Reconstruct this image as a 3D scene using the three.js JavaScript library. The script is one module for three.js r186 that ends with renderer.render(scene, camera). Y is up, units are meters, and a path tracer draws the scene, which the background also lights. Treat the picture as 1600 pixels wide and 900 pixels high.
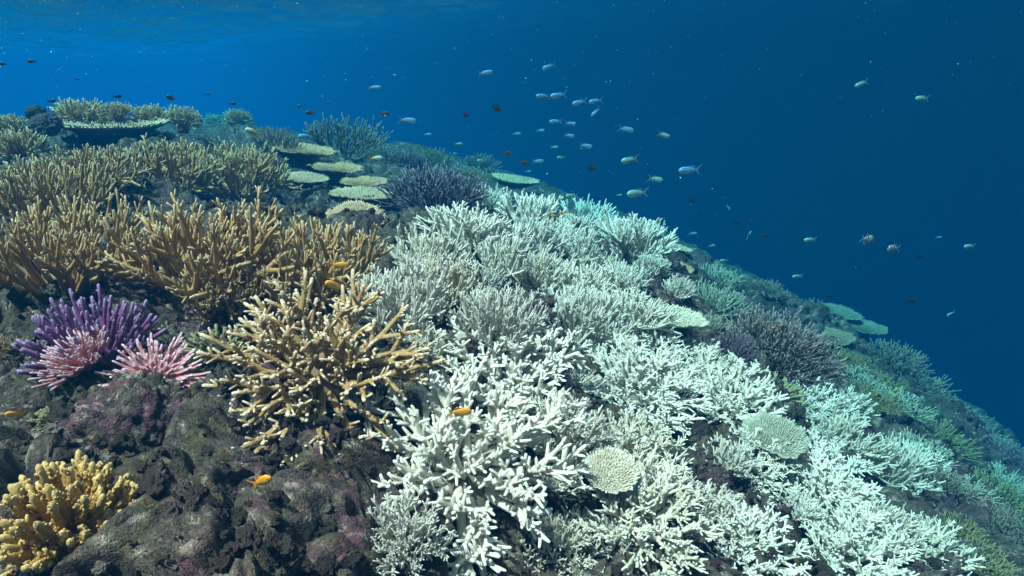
import * as THREE from 'three';
import { mergeGeometries } from 'three/addons/utils/BufferGeometryUtils.js';

// ---------------------------------------------------------------- camera, sky, sun, exposure
const scene = new THREE.Scene();
const FOV = 52, PITCH = THREE.MathUtils.degToRad(20.2), YAW = THREE.MathUtils.degToRad(-35); // the reef edge runs along -z, the camera looks across it
const camera = new THREE.PerspectiveCamera(FOV, 16 / 9, 0.02, 400);
camera.position.set(0, 0, 0);
camera.rotation.set(-PITCH, YAW, 0, 'YXZ');
scene.add(camera);

const renderer = new THREE.WebGLRenderer({ antialias: true });
renderer.toneMapping = THREE.LinearToneMapping;
renderer.toneMappingExposure = 3.1;
renderer.shadowMap.enabled = true;

const SUN = new THREE.Vector3(-0.36, 0.9, 0.18).normalize().applyAxisAngle(new THREE.Vector3(0, 1, 0), YAW);
{ // daylight as it comes down under water: bright overhead, blue towards the sides and the deep
  const w = 256, h = 128, d = new Float32Array(w * h * 4);
  const mix = THREE.MathUtils.smoothstep;
  for (let j = 0; j < h; j++) {
    const el = ((j + 0.5) / h - 0.5) * 180;
    const up = mix(el, 15, 75);
    const r = 0.0 + 0.2 * up, g = 0.001 + 0.24 * up, b = 0.004 + 0.26 * up;
    for (let i = 0; i < w; i++) d.set([r, g, b, 1], (j * w + i) * 4);
  }
  const sky = new THREE.DataTexture(d, w, h, THREE.RGBAFormat, THREE.FloatType);
  sky.mapping = THREE.EquirectangularReflectionMapping;
  sky.magFilter = THREE.LinearFilter; sky.needsUpdate = true;
  scene.background = sky; scene.environment = sky;
  scene.backgroundIntensity = 1; scene.environmentIntensity = 1;
}
const sun = new THREE.DirectionalLight(new THREE.Color().setRGB(1.0, 0.73, 0.68), 5);
sun.position.copy(SUN).multiplyScalar(20); sun.target.position.set(1, -1, -2.5); sun.position.add(sun.target.position);
sun.castShadow = true; sun.shadow.radius = 3; sun.shadow.mapSize.set(4096, 4096);
Object.assign(sun.shadow.camera, { left: -9, right: 9, top: 9, bottom: -9, near: 1, far: 45 });
scene.add(sun, sun.target);
scene.fog = new THREE.FogExp2(new THREE.Color().setRGB(0.008, 0.35, 0.95), 0.03);

// ---------------------------------------------------------------- small tools
const V = (x, y, z) => new THREE.Vector3(x, y, z);
const UP = new THREE.Vector3(0, 1, 0);
function rng(seed) { let a = seed >>> 0; return () => { a = (a + 0x6d2b79f5) >>> 0; let t = a; t = Math.imul(t ^ (t >>> 15), t | 1); t ^= t + Math.imul(t ^ (t >>> 7), t | 61); return ((t ^ (t >>> 14)) >>> 0) / 4294967296; }; }
function hash3(x, y, z) { let h = Math.imul(x | 0, 374761393) ^ Math.imul(y | 0, 668265263) ^ Math.imul(z | 0, 2147483647 ^ 0x5bd1e995); h = Math.imul(h ^ (h >>> 13), 1274126177); h ^= h >>> 16; return (h >>> 0) / 4294967296; }
const fade = (t) => t * t * t * (t * (t * 6 - 15) + 10), lerp = (a, b, t) => a + (b - a) * t, clamp = (x, a = 0, b = 1) => Math.min(b, Math.max(a, x));
const sstep = (x, a, b) => { const t = clamp((x - a) / (b - a)); return t * t * (3 - 2 * t); };
function noise3(x, y, z) { // value noise in -1..1
  const X = Math.floor(x), Y = Math.floor(y), Z = Math.floor(z), u = fade(x - X), v = fade(y - Y), w = fade(z - Z);
  const c = (i, j, k) => hash3(X + i, Y + j, Z + k);
  return 2 * lerp(lerp(lerp(c(0, 0, 0), c(1, 0, 0), u), lerp(c(0, 1, 0), c(1, 1, 0), u), v), lerp(lerp(c(0, 0, 1), c(1, 0, 1), u), lerp(c(0, 1, 1), c(1, 1, 1), u), v), w) - 1;
}
const fbm = (x, y, z, n = 3) => { let s = 0, a = 0.5; for (let i = 0; i < n; i++) { s += a * noise3(x, y, z); x = x * 2.03 + 7.1; y = y * 2.03 + 3.7; z = z * 2.03 + 1.3; a *= 0.5; } return s; };
function knobs(x, y, z) { // rounded lumps with creases between them, 0..1
  const X = Math.floor(x), Y = Math.floor(y), Z = Math.floor(z); let f1 = 9, f2 = 9;
  for (let i = -1; i <= 1; i++) for (let j = -1; j <= 1; j++) for (let k = -1; k <= 1; k++) {
    const a = X + i, b = Y + j, c = Z + k, dx = a + hash3(a, b, c) - x, dy = b + hash3(a + 31, b, c) - y, dz = c + hash3(a, b + 57, c) - z, d = Math.sqrt(dx * dx + dy * dy + dz * dz) + 0.25 * hash3(a, b, c + 91);
    if (d < f1) { f2 = f1; f1 = d; } else if (d < f2) f2 = d;
  }
  const e = 1 - Math.min(1, (f2 - f1) / 0.62); return Math.sqrt(Math.max(0, 1 - e * e));
}
function dataTexture(w, h, fn, srgb) {
  const d = new Uint8Array(w * h * 4);
  for (let j = 0; j < h; j++) for (let i = 0; i < w; i++) { const c = fn(i / w, j / h, i, j); d.set([clamp(c[0]) * 255, clamp(c[1]) * 255, clamp(c[2]) * 255, 255], (j * w + i) * 4); }
  const t = new THREE.DataTexture(d, w, h); t.wrapS = t.wrapT = THREE.RepeatWrapping; t.magFilter = THREE.LinearFilter; if (srgb) t.colorSpace = THREE.SRGBColorSpace; t.needsUpdate = true; return t;
}
const taken = new Map();
function numbered(name) { const n = taken.get(name) ?? 0; taken.set(name, n + 1); return n ? `${name}_${String(n).padStart(3, '0')}` : name; }
function shade(o) { o.traverse((c) => { if (c.isMesh) { c.castShadow = true; c.receiveShadow = true; } }); return o; }
function addThing(o, name, label, category, group) { o.name = numbered(name); o.userData = { label, category }; if (group) o.userData.group = group; scene.add(shade(o)); return o; }
function addStructure(o, name) { o.name = name; o.userData = { kind: 'structure' }; scene.add(shade(o)); return o; }
function part(name, geometry, material, parent) { const m = new THREE.Mesh(geometry, material); m.name = name; parent.add(m); return m; }

// from a place in the picture to the reef below it (used once, to set the survey points and the colonies down)
const F = 450 / Math.tan(THREE.MathUtils.degToRad(FOV / 2)), CP = Math.cos(PITCH), SP = Math.sin(PITCH);
function ray(px, py) { const u = (px - 800) / F, v = (450 - py) / F; return V(u, v * CP - SP, -(CP + v * SP)).applyAxisAngle(UP, YAW); } // at lens depth 1
const at = (px, py, d) => ray(px, py).multiplyScalar(d);

// ---------------------------------------------------------------- the reef's shape
const SURVEY = [ // picture place and lens depth of bare reef
  [40, 880, 1.0], [300, 890, 1.02], [520, 890, 1.1], [480, 735, 1.2], [730, 890, 1.22], [150, 660, 1.28], [60, 480, 1.75], [300, 480, 1.9], [300, 640, 1.4], [330, 310, 2.8],
  [100, 235, 3.8], [300, 200, 4.7], [120, 192, 5.0], [530, 250, 5.8], [480, 316, 4.3], [570, 372, 3.75], [680, 345, 3.7], [700, 262, 7], [800, 305, 6.2], [740, 390, 2.95],
  [680, 455, 2.15], [800, 560, 1.8], [890, 372, 3.8], [1000, 412, 3.8], [980, 515, 2.65], [1000, 655, 1.95], [1000, 870, 1.38], [1070, 422, 4.3], [1130, 475, 4.2], [1215, 605, 3.1],
  [1340, 545, 4.9], [1150, 655, 2.25], [1350, 755, 2.15], [1300, 890, 1.62], [1480, 890, 2.0], [1450, 660, 3.9], [1570, 810, 3.3], [1600, 690, 5.2], [420, 250, 4.6], [620, 230, 8], [1400, 585, 5.2], [1500, 645, 5.2],
].map(([x, y, d]) => { const p = at(x, y, d); return [p.x, p.z, p.y]; }).concat([
  [-3, 1.5, -0.6], [0, 1.5, -1.0], [2, 1.5, -1.6], [6, 1, -5.2], [9, 0, -9.5], [5, -2.5, -3.6], [7.5, -4, -6.2], [9.5, -6, -9], [5, -7, -3.6], [7, -9, -6.5], [9.5, -12, -10.5],
  [-4, -2, -0.5], [-8, -3, -0.55], [-14, -5, -0.7], [-28, -4, -1.0], [-6, -8, -0.75], [-12, -12, -1.0], [-3, -10, -1.1], [0, -11, -1.9], [3, -13, -3.6], [-5, -16, -1.8], [-25, -18, -1.9], [-10, -22, -3],
  [0, -20, -5], [6, -20, -8.5], [-28, -30, -4], [0, -32, -9], [9.5, -32, -12],
].map(([x, z, y]) => [x * Math.cos(YAW) + z * Math.sin(YAW), z * Math.cos(YAW) - x * Math.sin(YAW), y])).concat([[-20, -44, -2.5], [-4, -44, -4], [7, -30, -11], [-8, -70, -5], [6, -70, -14]]);
const W = (() => { // linear-kernel interpolation through the survey points, slightly smoothed
  const n = SURVEY.length, A = SURVEY.map((p, i) => [...SURVEY.map((q, j) => Math.hypot(p[0] - q[0], p[1] - q[1]) - (i === j ? 0.12 : 0)), 1, p[2]]);
  A.push([...SURVEY.map(() => 1), 0, 0]);
  for (let c = 0; c <= n; c++) {
    let m = c; for (let r = c + 1; r <= n; r++) if (Math.abs(A[r][c]) > Math.abs(A[m][c])) m = r;
    [A[c], A[m]] = [A[m], A[c]];
    for (let r = 0; r <= n; r++) if (r !== c) { const f = A[r][c] / A[c][c]; if (f) for (let k = c; k <= n + 1; k++) A[r][k] -= f * A[c][k]; }
  }
  return A.map((r, i) => r[n + 1] / r[i]);
})();
function ground(x, z) { let s = W[SURVEY.length]; for (let i = 0; i < SURVEY.length; i++) s += W[i] * Math.sqrt((x - SURVEY[i][0]) ** 2 + (z - SURVEY[i][1]) ** 2 + 0.02); return s; }
function slopeAt(x, z) { const e = 0.12; return V(ground(x - e, z) - ground(x + e, z), 2 * e, ground(x, z - e) - ground(x, z + e)).normalize(); }
function onReef(px, py) { // where the line of sight through that place meets the reef
  const d = ray(px, py); let lo = 0.4, prev = lo;
  for (let t = 0.4; t < 40; t *= 1.01) { const y = d.y * t; if (d.x * t > 6.7) break; if (y < ground(d.x * t, d.z * t)) { lo = prev; let hi = t; for (let k = 0; k < 24; k++) { const m = (lo + hi) / 2; if (d.y * m < ground(d.x * m, d.z * m)) hi = m; else lo = m; } return [d.clone().multiplyScalar(hi), hi]; } prev = t; }
  return py < 880 ? onReef(px, py + 3) : [at(px, py, 4), 4];
}

// ---------------------------------------------------------------- branch builder
class Shape {
  constructor() { this.p = []; this.n = []; this.c = []; this.t = []; this.i = []; }
  get count() { return this.p.length / 3; }
  // a tapered tube along points [x, y, z, radius] with a rounded end; colour(t, random) gives its pigment
  tube(pts, sides, colour, seed = 0) {
    const n = pts.length, start = this.count; let N = null, len = 0;
    const rings = [];
    for (let k = 0; k < n; k++) {
      const a = pts[Math.max(0, k - 1)], b = pts[Math.min(n - 1, k + 1)], T = V(b[0] - a[0], b[1] - a[1], b[2] - a[2]).normalize();
      if (!N) { N = Math.abs(T.y) < 0.9 ? V(0, 1, 0) : V(1, 0, 0); }
      N = N.clone().addScaledVector(T, -N.dot(T)).normalize();
      const B = T.clone().cross(N), P = V(pts[k][0], pts[k][1], pts[k][2]);
      if (k) len += P.distanceTo(rings[rings.length - 1].P);
      const slope = k < n - 1 ? (pts[k][3] - pts[k + 1][3]) / (Math.hypot(pts[k + 1][0] - pts[k][0], pts[k + 1][1] - pts[k][1], pts[k + 1][2] - pts[k][2]) + 1e-6) : 0.4;
      rings.push({ P, T, N, B, r: pts[k][3], s: slope, t: k / (n - 1), len });
    }
    const e = rings[n - 1], r = e.r;
    rings.push({ ...e, P: e.P.clone().addScaledVector(e.T, r * 0.75), r: r * 0.66, s: 1.1, t: 1, len: e.len + r * 0.75 });
    rings.push({ ...e, P: e.P.clone().addScaledVector(e.T, r * 1.12), r: r * 0.16, s: 6, t: 1, len: e.len + r * 1.1 });
    for (const g of rings) {
      const col = colour(g.t, seed);
      for (let j = 0; j <= sides; j++) {
        const a = (j / sides) * Math.PI * 2, cx = Math.cos(a), cy = Math.sin(a);
        const w = g.r * (1 + 0.1 * noise3(g.P.x * 160 + cx * 1.2, g.P.y * 160 + seed, g.P.z * 160 + cy * 1.2));
        const dx = g.N.x * cx + g.B.x * cy, dy = g.N.y * cx + g.B.y * cy, dz = g.N.z * cx + g.B.z * cy;
        this.p.push(g.P.x + dx * w, g.P.y + dy * w, g.P.z + dz * w);
        const q = Math.hypot(1, g.s); this.n.push((dx + g.T.x * g.s) / q, (dy + g.T.y * g.s) / q, (dz + g.T.z * g.s) / q);
        this.c.push(col[0], col[1], col[2]); this.t.push((j / sides) * Math.PI * 2 * r * 2, g.len);
      }
    }
    const m = sides + 1;
    for (let k = 0; k < rings.length - 1; k++) for (let j = 0; j < sides; j++) { const a = start + k * m + j, b = a + m; this.i.push(a, a + 1, b, a + 1, b + 1, b); }
  }
  // one small cup standing on a branch
  nub(P, D, len, r, col, sides = 4) {
    const start = this.count, N = Math.abs(D.y) < 0.9 ? V(0, 1, 0) : V(1, 0, 0); N.addScaledVector(D, -N.dot(D)).normalize(); const B = D.clone().cross(N);
    for (const [h, w, s] of [[-0.3, 1, 0.2], [0.7, 0.8, 0.5]]) for (let j = 0; j < sides; j++) {
      const a = (j / sides) * Math.PI * 2, x = N.x * Math.cos(a) + B.x * Math.sin(a), y = N.y * Math.cos(a) + B.y * Math.sin(a), z = N.z * Math.cos(a) + B.z * Math.sin(a), q = Math.hypot(1, s);
      this.p.push(P.x + D.x * len * h + x * r * w, P.y + D.y * len * h + y * r * w, P.z + D.z * len * h + z * r * w); this.n.push((x + D.x * s) / q, (y + D.y * s) / q, (z + D.z * s) / q); this.c.push(...col); this.t.push(a * r, len * h);
    }
    this.p.push(P.x + D.x * len, P.y + D.y * len, P.z + D.z * len); this.n.push(D.x, D.y, D.z); this.c.push(...col); this.t.push(0, len);
    for (let j = 0; j < sides; j++) { const a = start + j, b = start + (j + 1) % sides; this.i.push(a, b, a + sides, b, b + sides, a + sides, a + sides, b + sides, start + 2 * sides); }
  }
  geometry() {
    const g = new THREE.BufferGeometry();
    g.setAttribute('position', new THREE.Float32BufferAttribute(this.p, 3)); g.setAttribute('normal', new THREE.Float32BufferAttribute(this.n, 3));
    g.setAttribute('color', new THREE.Float32BufferAttribute(this.c, 3)); g.setAttribute('uv', new THREE.Float32BufferAttribute(this.t, 2)); g.setIndex(this.i); return g;
  }
}
function aside(D, angle, spin) { const N = Math.abs(D.y) < 0.95 ? UP.clone() : V(1, 0, 0); N.addScaledVector(D, -N.dot(D)).normalize(); const B = D.clone().cross(N); return D.clone().multiplyScalar(Math.cos(angle)).addScaledVector(N, Math.sin(angle) * Math.cos(spin)).addScaledVector(B, Math.sin(angle) * Math.sin(spin)).normalize(); }
// a curved run of points from P towards D, bending upwards by `lift` and wandering by `wander`
function run(P, D, len, r0, r1, seg, lift, wander, R) {
  const pts = [[P.x, P.y, P.z, r0]], p = P.clone(), d = D.clone(), dirs = [d.clone()];
  for (let k = 1; k <= seg; k++) {
    d.addScaledVector(UP, lift / seg).add(V(R() - 0.5, R() - 0.5, R() - 0.5).multiplyScalar(wander)).normalize();
    p.addScaledVector(d, len / seg); pts.push([p.x, p.y, p.z, lerp(r0, r1, Math.pow(k / seg, 0.9)) * (0.94 + 0.12 * R())]); dirs.push(d.clone());
  }
  return { pts, dirs, end: p, dir: d };
}
function sampleRun(c, t) { const k = Math.min(c.pts.length - 2, Math.floor(t * (c.pts.length - 1))), f = t * (c.pts.length - 1) - k, a = c.pts[k], b = c.pts[k + 1]; return { P: V(lerp(a[0], b[0], f), lerp(a[1], b[1], f), lerp(a[2], b[2], f)), r: lerp(a[3], b[3], f), D: c.dirs[Math.min(k + 1, c.dirs.length - 1)] }; }

// A branching colony: `limbs` limbs from a holdfast, forking towards a dome of radius R and height H.
function colony(o) {
  const R = rng(o.seed), out = { branches: [], limbs: [], holdfast: null };
  const k = { limbs: 20, R: 0.2, H: 0.17, r0: 0.0115, r1: 0.0085, tip: 0.0042, low: 0.05, sides: 7, seg: 5, levels: 2, fork: [2, 3], forkAngle: [0.35, 0.75], lift: 0.5, wander: 0.16, lets: 6, letLen: [0.012, 0.032], letR: 0.0042, nubs: 0, nubLen: 0.003, nubR: 0.0017, reach: [0.5, 0.66], spread: 0.16, side: 1, ...o };
  const col = k.colour;
  const nubsOn = (S, c, shade, from = 0) => {
    if (!k.nubs) return;
    const area = c.pts.length * 0; let L = 0; for (let q = 1; q < c.pts.length; q++) L += Math.hypot(c.pts[q][0] - c.pts[q - 1][0], c.pts[q][1] - c.pts[q - 1][1], c.pts[q][2] - c.pts[q - 1][2]);
    const n = Math.round(L * c.pts[0][3] * 6.28 * k.nubs * 1e4 + area);
    for (let q = 0; q < n; q++) { const t = from + (1 - from) * R(), s = sampleRun(c, t), D = aside(s.D, 1.57, R() * 6.28), z = 0.6 + 0.8 * R(); S.nub(s.P.clone().addScaledVector(D, s.r * 0.97), D.clone().addScaledVector(s.D, 0.55).normalize(), k.nubLen * z, k.nubR * z, (k.nubColour ?? col)(t, shade), 4); }
  };
  const grow = (S, P, D, len, r0, level, shade, forks) => {
    const last = level >= k.levels, r1 = last ? k.tip : r0 * 0.8, c = run(P, D, len, r0, r1, last ? k.seg : k.seg, k.lift, k.wander, R);
    S.tube(c.pts, k.sides, (t) => col(last ? t : t * 0.25, shade), Math.floor(shade * 99)); nubsOn(S, c, shade);
    const nl = Math.round(k.lets * (last ? 1 : 0.5) * (0.7 + 0.6 * R()));
    for (let q = 0; q < nl; q++) {
      const t = (last ? 0.25 : 0.35) + 0.68 * R() * (last ? 1 : 0.9), s = sampleRun(c, Math.min(0.97, t)), d = aside(s.D, 0.55 + 0.5 * R(), R() * 6.28).addScaledVector(UP, 0.25).normalize(), l = lerp(k.letLen[0], k.letLen[1], R() * R() * 0.6 + 0.4 * R()) * (last ? 1.12 - 0.5 * t : 1);
      const b = run(s.P, d, l + s.r, Math.min(k.letR * 1.15, s.r * 0.85), k.letR * 0.62, 2, k.lift * 0.5, 0.1, R);
      S.tube(b.pts, Math.max(4, k.sides - 1), (x) => col(0.35 + 0.65 * x, shade), q); if (k.letNubs) nubsOn(S, b, shade, 0.3);
    }
    if (!last) {
      const nf = k.fork[0] + Math.floor(R() * (k.fork[1] - k.fork[0] + 1)), spin = R() * 6.28;
      const next = () => { if (!forks || level) return S; const s = new Shape(); forks.push(s); return s; };
      for (let q = 0; q < nf; q++) grow(next(), c.end.clone().addScaledVector(c.dir, -r1 * 0.5), aside(c.dir, lerp(k.forkAngle[0], k.forkAngle[1], R()) * (q ? 1 : 0.6), spin + (q * 6.28) / nf + 0.4 * R()), len * (0.55 + 0.35 * R()) * (level ? 0.9 : k.forkLen ?? 0.75), r1 * 0.97, level + 1, shade);
      for (let q = 0; q < k.side; q++) if (R() < 0.7) { const s = sampleRun(c, 0.35 + 0.5 * R()), d = aside(s.D, 0.7 + 0.4 * R(), R() * 6.28).addScaledVector(UP, 0.5).normalize(); grow(next(), s.P, d, len * (0.4 + 0.3 * R()), s.r * 0.8, k.levels, shade); }
    }
  };
  for (let i = 0; i < k.limbs; i++) {
    const f = (i + 0.5) / k.limbs, sinE = lerp(Math.sin(k.low), 0.995, f), e = Math.asin(sinE) + (R() - 0.5) * 0.2, az = i * 2.39996 + (R() - 0.5) * 0.6;
    const D = V(Math.cos(e) * Math.cos(az), Math.sin(e), Math.cos(e) * Math.sin(az)), env = 1 / Math.hypot(Math.cos(e) / k.R, Math.sin(e) / k.H);
    const off = k.R * k.spread * (0.03 + 0.97 * Math.cos(e)) * (0.55 + 0.45 * R()), P = V(Math.cos(az) * off, k.H * 0.05 * R(), Math.sin(az) * off);
    const S = new Shape(), forks = []; grow(S, P, D, env * lerp(k.reach[0], k.reach[1], R()), lerp(k.r0, k.r0 * 0.8, f * R()), 0, R(), forks);
    const trunk = S.geometry(), twigs = forks.map((s) => s.geometry()); out.limbs.push({ trunk, twigs }); out.branches.push(twigs.length ? mergeGeometries([trunk, ...twigs]) : trunk);
  }
  // the holdfast: a lumpy cone going down into the rock
  const g = new THREE.IcosahedronGeometry(1, o.far ? 2 : 3), p = g.attributes.position, cc = [];
  for (let i = 0; i < p.count; i++) { const x = p.getX(i), y = p.getY(i), z = p.getZ(i), w = 1 + 0.25 * noise3(x * 2.5 + o.seed, y * 2.5, z * 2.5) + 0.1 * noise3(x * 7, y * 7 + o.seed, z * 7); p.setXYZ(i, x * w * k.R * (k.foot ?? 0.34), y * w * k.H * 0.32 - k.H * 0.1, z * w * k.R * (k.foot ?? 0.34)); const c = (k.footColour ?? col)(0.02, 0.5); cc.push(...c.map((v) => v * (0.85 + 0.3 * noise3(x * 5, y * 5, z * 5)))); }
  g.setAttribute('color', new THREE.Float32BufferAttribute(cc, 3)); out.holdfast = smooth(g); return out;
}
function smooth(g) { // shared normals on a sphere made of loose triangles
  const p = g.attributes.position, sum = new Map(), key = (i) => `${p.getX(i).toFixed(5)},${p.getY(i).toFixed(5)},${p.getZ(i).toFixed(5)}`; g.computeVertexNormals(); const n = g.attributes.normal;
  for (let i = 0; i < p.count; i++) { const k = key(i), s = sum.get(k) ?? sum.set(k, [0, 0, 0]).get(k); s[0] += n.getX(i); s[1] += n.getY(i); s[2] += n.getZ(i); }
  for (let i = 0; i < p.count; i++) { const s = sum.get(key(i)), q = Math.hypot(...s) || 1; n.setXYZ(i, s[0] / q, s[1] / q, s[2] / q); } return g;
}

// ---------------------------------------------------------------- surfaces
const poreBump = (() => { // coral skeleton: small pits and grains
  const dots = []; const R = rng(5); for (let i = 0; i < 150; i++) dots.push([R(), R(), 0.018 + 0.022 * R()]);
  return dataTexture(256, 256, (u, v) => { let h = 0.35 + 0.12 * (hash3(u * 256, v * 256, 3) - 0.5); for (const [a, b, r] of dots) { let dx = Math.abs(u - a), dy = Math.abs(v - b); dx = Math.min(dx, 1 - dx); dy = Math.min(dy, 1 - dy); const d = Math.hypot(dx, dy) / r; if (d < 1) h = Math.max(h, 0.35 + 0.6 * Math.sqrt(1 - d * d)); } return [h, h, h]; });
})();
poreBump.repeat.set(22, 22);
const rockBump = (() => { // crust: crumbly grains and pits, repeating every 0.3 m
  const cell = (u, v, n, s) => { const x = u * n, y = v * n, X = Math.floor(x), Y = Math.floor(y); let best = 9; for (let i = -1; i <= 1; i++) for (let j = -1; j <= 1; j++) { const a = (X + i + n) % n, b = (Y + j + n) % n, d = Math.hypot(X + i + hash3(a, b, s) - x, Y + j + hash3(a, b, s + 1) - y); best = Math.min(best, d); } return Math.sqrt(Math.max(0, 1 - best * best)); };
  return dataTexture(512, 512, (u, v, i, j) => { const h = 0.5 * cell(u, v, 22, 1) + 0.3 * cell(u, v, 60, 5) + 0.2 * cell(u, v, 130, 9) - 0.15 + 0.12 * hash3(i, j, 7); return [h, h, h]; });
})();
rockBump.repeat.set(3.5, 3.5);
const rockMap = (() => { // grains of crust, algae and bare skeleton a few millimetres across
  const n = 512, cell = (u, v, m, s) => { const x = u * m, y = v * m, X = Math.floor(x), Y = Math.floor(y); let best = 9, id = 0; for (let i = -1; i <= 1; i++) for (let j = -1; j <= 1; j++) { const a = (X + i + m) % m, b = (Y + j + m) % m, d = Math.hypot(X + i + hash3(a, b, s) - x, Y + j + hash3(a, b, s + 1) - y); if (d < best) { best = d; id = hash3(a, b, s + 2); } } return [best, id]; };
  return dataTexture(n, n, (u, v, i, j) => { const [, a] = cell(u, v, 40, 1), [, b] = cell(u, v, 95, 4), g = 0.5 + 0.22 * (a - 0.5) + 0.3 * (b - 0.5) + 0.16 * (hash3(i, j, 2) - 0.5); const k = b > 0.93 ? 1.5 : b < 0.14 ? 0.5 : 1; return [g * k * (a > 0.6 ? 1.12 : 1), g * k * (a < 0.3 ? 1.08 : 0.98), g * k * (a > 0.6 ? 1.06 : 0.94)]; });
})();
rockMap.repeat.set(3.1, 3.1);
const coralMat = new THREE.MeshStandardMaterial({ vertexColors: true, roughness: 0.62, bumpMap: poreBump, bumpScale: 0.0009 });
const farCoralMat = new THREE.MeshStandardMaterial({ vertexColors: true, roughness: 0.75 });
const rockMat = new THREE.MeshStandardMaterial({ vertexColors: true, roughness: 0.85, color: new THREE.Color().setRGB(1.5, 1.5, 1.5), map: rockMap, bumpMap: rockBump, bumpScale: 0.014 });

// ---------------------------------------------------------------- the setting: water, reef rock
function crust(x, y, z) { // what grows on dead rock: grey skeleton, coralline pink, olive turf, dark film, pale scars
  const a = fbm(x * 3.1, y * 3.1, z * 3.1), b = fbm(x * 16 + 5, y * 16, z * 16, 3), c = noise3(x * 48, y * 48 + 9, z * 48), d = noise3(x * 120, y * 120, z * 120 + 4);
  let m = [0.13, 0.1, 0.075];
  const put = (col, w) => { w = clamp(w); m = [lerp(m[0], col[0], w), lerp(m[1], col[1], w), lerp(m[2], col[2], w)]; };
  put([0.17, 0.065, 0.09], (b + a * 0.7 + c * 0.3) * 4 - 0.15); put([0.085, 0.07, 0.02], (fbm(x * 12 - 4, y * 12, z * 12 + 8) - a * 0.5 + c * 0.15) * 4 - 0.4);
  put([0.035, 0.026, 0.026], (c * 0.6 + b) * 3.5 - 0.7); put([0.33, 0.29, 0.23], (d + c * 0.6) * 4 - 2.3); put([0.21, 0.15, 0.05], (c - d * 0.5) * 4 - 2.4);
  const g = 0.56 + 0.45 * d; return [m[0] * g, m[1] * g, m[2] * g];
}
function relief(x, z, y, near) { // height of lumps and crevices over the smooth reef
  let h = 0.15 * fbm(x * 1.3, 3, z * 1.3) + 0.1 * fbm(x * 3.4, y, z * 3.4 + 9) - 0.06;
  const wx = x + 0.05 * noise3(x * 8, 1, z * 8), wz = z + 0.05 * noise3(x * 8, 8, z * 8), patch = 0.5 + 0.5 * noise3(x * 2.2, 4, z * 2.2); h += (0.05 + 0.06 * patch) * knobs(wx * 6.5, y * 6.5, wz * 6.5);
  if (near > 0) h += near * ((0.02 + 0.03 * (1 - patch)) * knobs(wx * 18, y * 18 + 4, wz * 18) + 0.02 * knobs(x * 40, y * 40, z * 40 + 3));
  return h;
}
{
  const axis = (stops) => { const out = []; for (const [a, b, n] of stops) for (let i = 0; i < n; i++) out.push(lerp(a, b, i / n)); out.push(stops[stops.length - 1][1]); return out; };
  const xs = axis([[-10, -4, 30], [-4, -1.2, 90], [-1.2, 2.6, 400], [2.6, 5, 130], [5, 7, 50]]);
  const zs = axis([[1.8, 0.4, 24], [0.4, -2.8, 330], [-2.8, -5, 130], [-5, -10, 110], [-10, -70, 60]]);
  const P = [], C = [], I = [], nx = xs.length;
  for (const z of zs) for (const x of xs) {
    const y = ground(x, z), n = slopeAt(x, z), near = 1 - sstep(Math.hypot(x, z), 4.5, 7), h = relief(x, z, y, near);
    const w = 0.05 * near, qx = w * noise3(x * 9, y * 9, z * 9 + 40), qz = w * noise3(x * 9 + 20, y * 9, z * 9);
    const px = x + n.x * h + qx, py = y + n.y * h, pz = z + n.z * h + qz; P.push(px, py, pz); C.push(...crust(px, py, pz));
  }
  for (let j = 0; j < zs.length - 1; j++) for (let i = 0; i < nx - 1; i++) { const a = j * nx + i, b = a + nx; I.push(a, a + 1, b, a + 1, b + 1, b); }
  const g0 = new THREE.BufferGeometry(); g0.setAttribute('position', new THREE.Float32BufferAttribute(P, 3)); g0.setIndex(I); g0.computeVertexNormals(); const N = g0.attributes.normal.array;
  const P2 = [], N2 = [], C2 = [], T2 = [], I2 = [], known = new Map(); // each face takes its grain from the side it faces
  for (let f = 0; f < I.length; f += 3) {
    const [i, j, k] = [I[f] * 3, I[f + 1] * 3, I[f + 2] * 3], ux = P[j] - P[i], uy = P[j + 1] - P[i + 1], uz = P[j + 2] - P[i + 2], vx = P[k] - P[i], vy = P[k + 1] - P[i + 1], vz = P[k + 2] - P[i + 2];
    const nx_ = Math.abs(uy * vz - uz * vy), ny_ = Math.abs(uz * vx - ux * vz), nz_ = Math.abs(ux * vy - uy * vx), ax = nx_ > ny_ && nx_ > nz_ ? 0 : ny_ > nz_ ? 1 : 2;
    for (const v of [i, j, k]) { const key = v + ax; let id = known.get(key); if (id === undefined) { id = P2.length / 3; known.set(key, id); const x = P[v], y = P[v + 1], z = P[v + 2]; P2.push(x, y, z); N2.push(N[v], N[v + 1], N[v + 2]); C2.push(C[v], C[v + 1], C[v + 2]); T2.push(...(ax === 0 ? [y, z] : ax === 1 ? [x, z] : [x, y])); } I2.push(id); }
  }
  const g = new THREE.BufferGeometry(); g.setAttribute('position', new THREE.Float32BufferAttribute(P2, 3)); g.setAttribute('normal', new THREE.Float32BufferAttribute(N2, 3)); g.setAttribute('color', new THREE.Float32BufferAttribute(C2, 3)); g.setAttribute('uv', new THREE.Float32BufferAttribute(T2, 2)); g.setIndex(I2);
  addStructure(new THREE.Mesh(g, rockMat), 'reef_ground');
}
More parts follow.
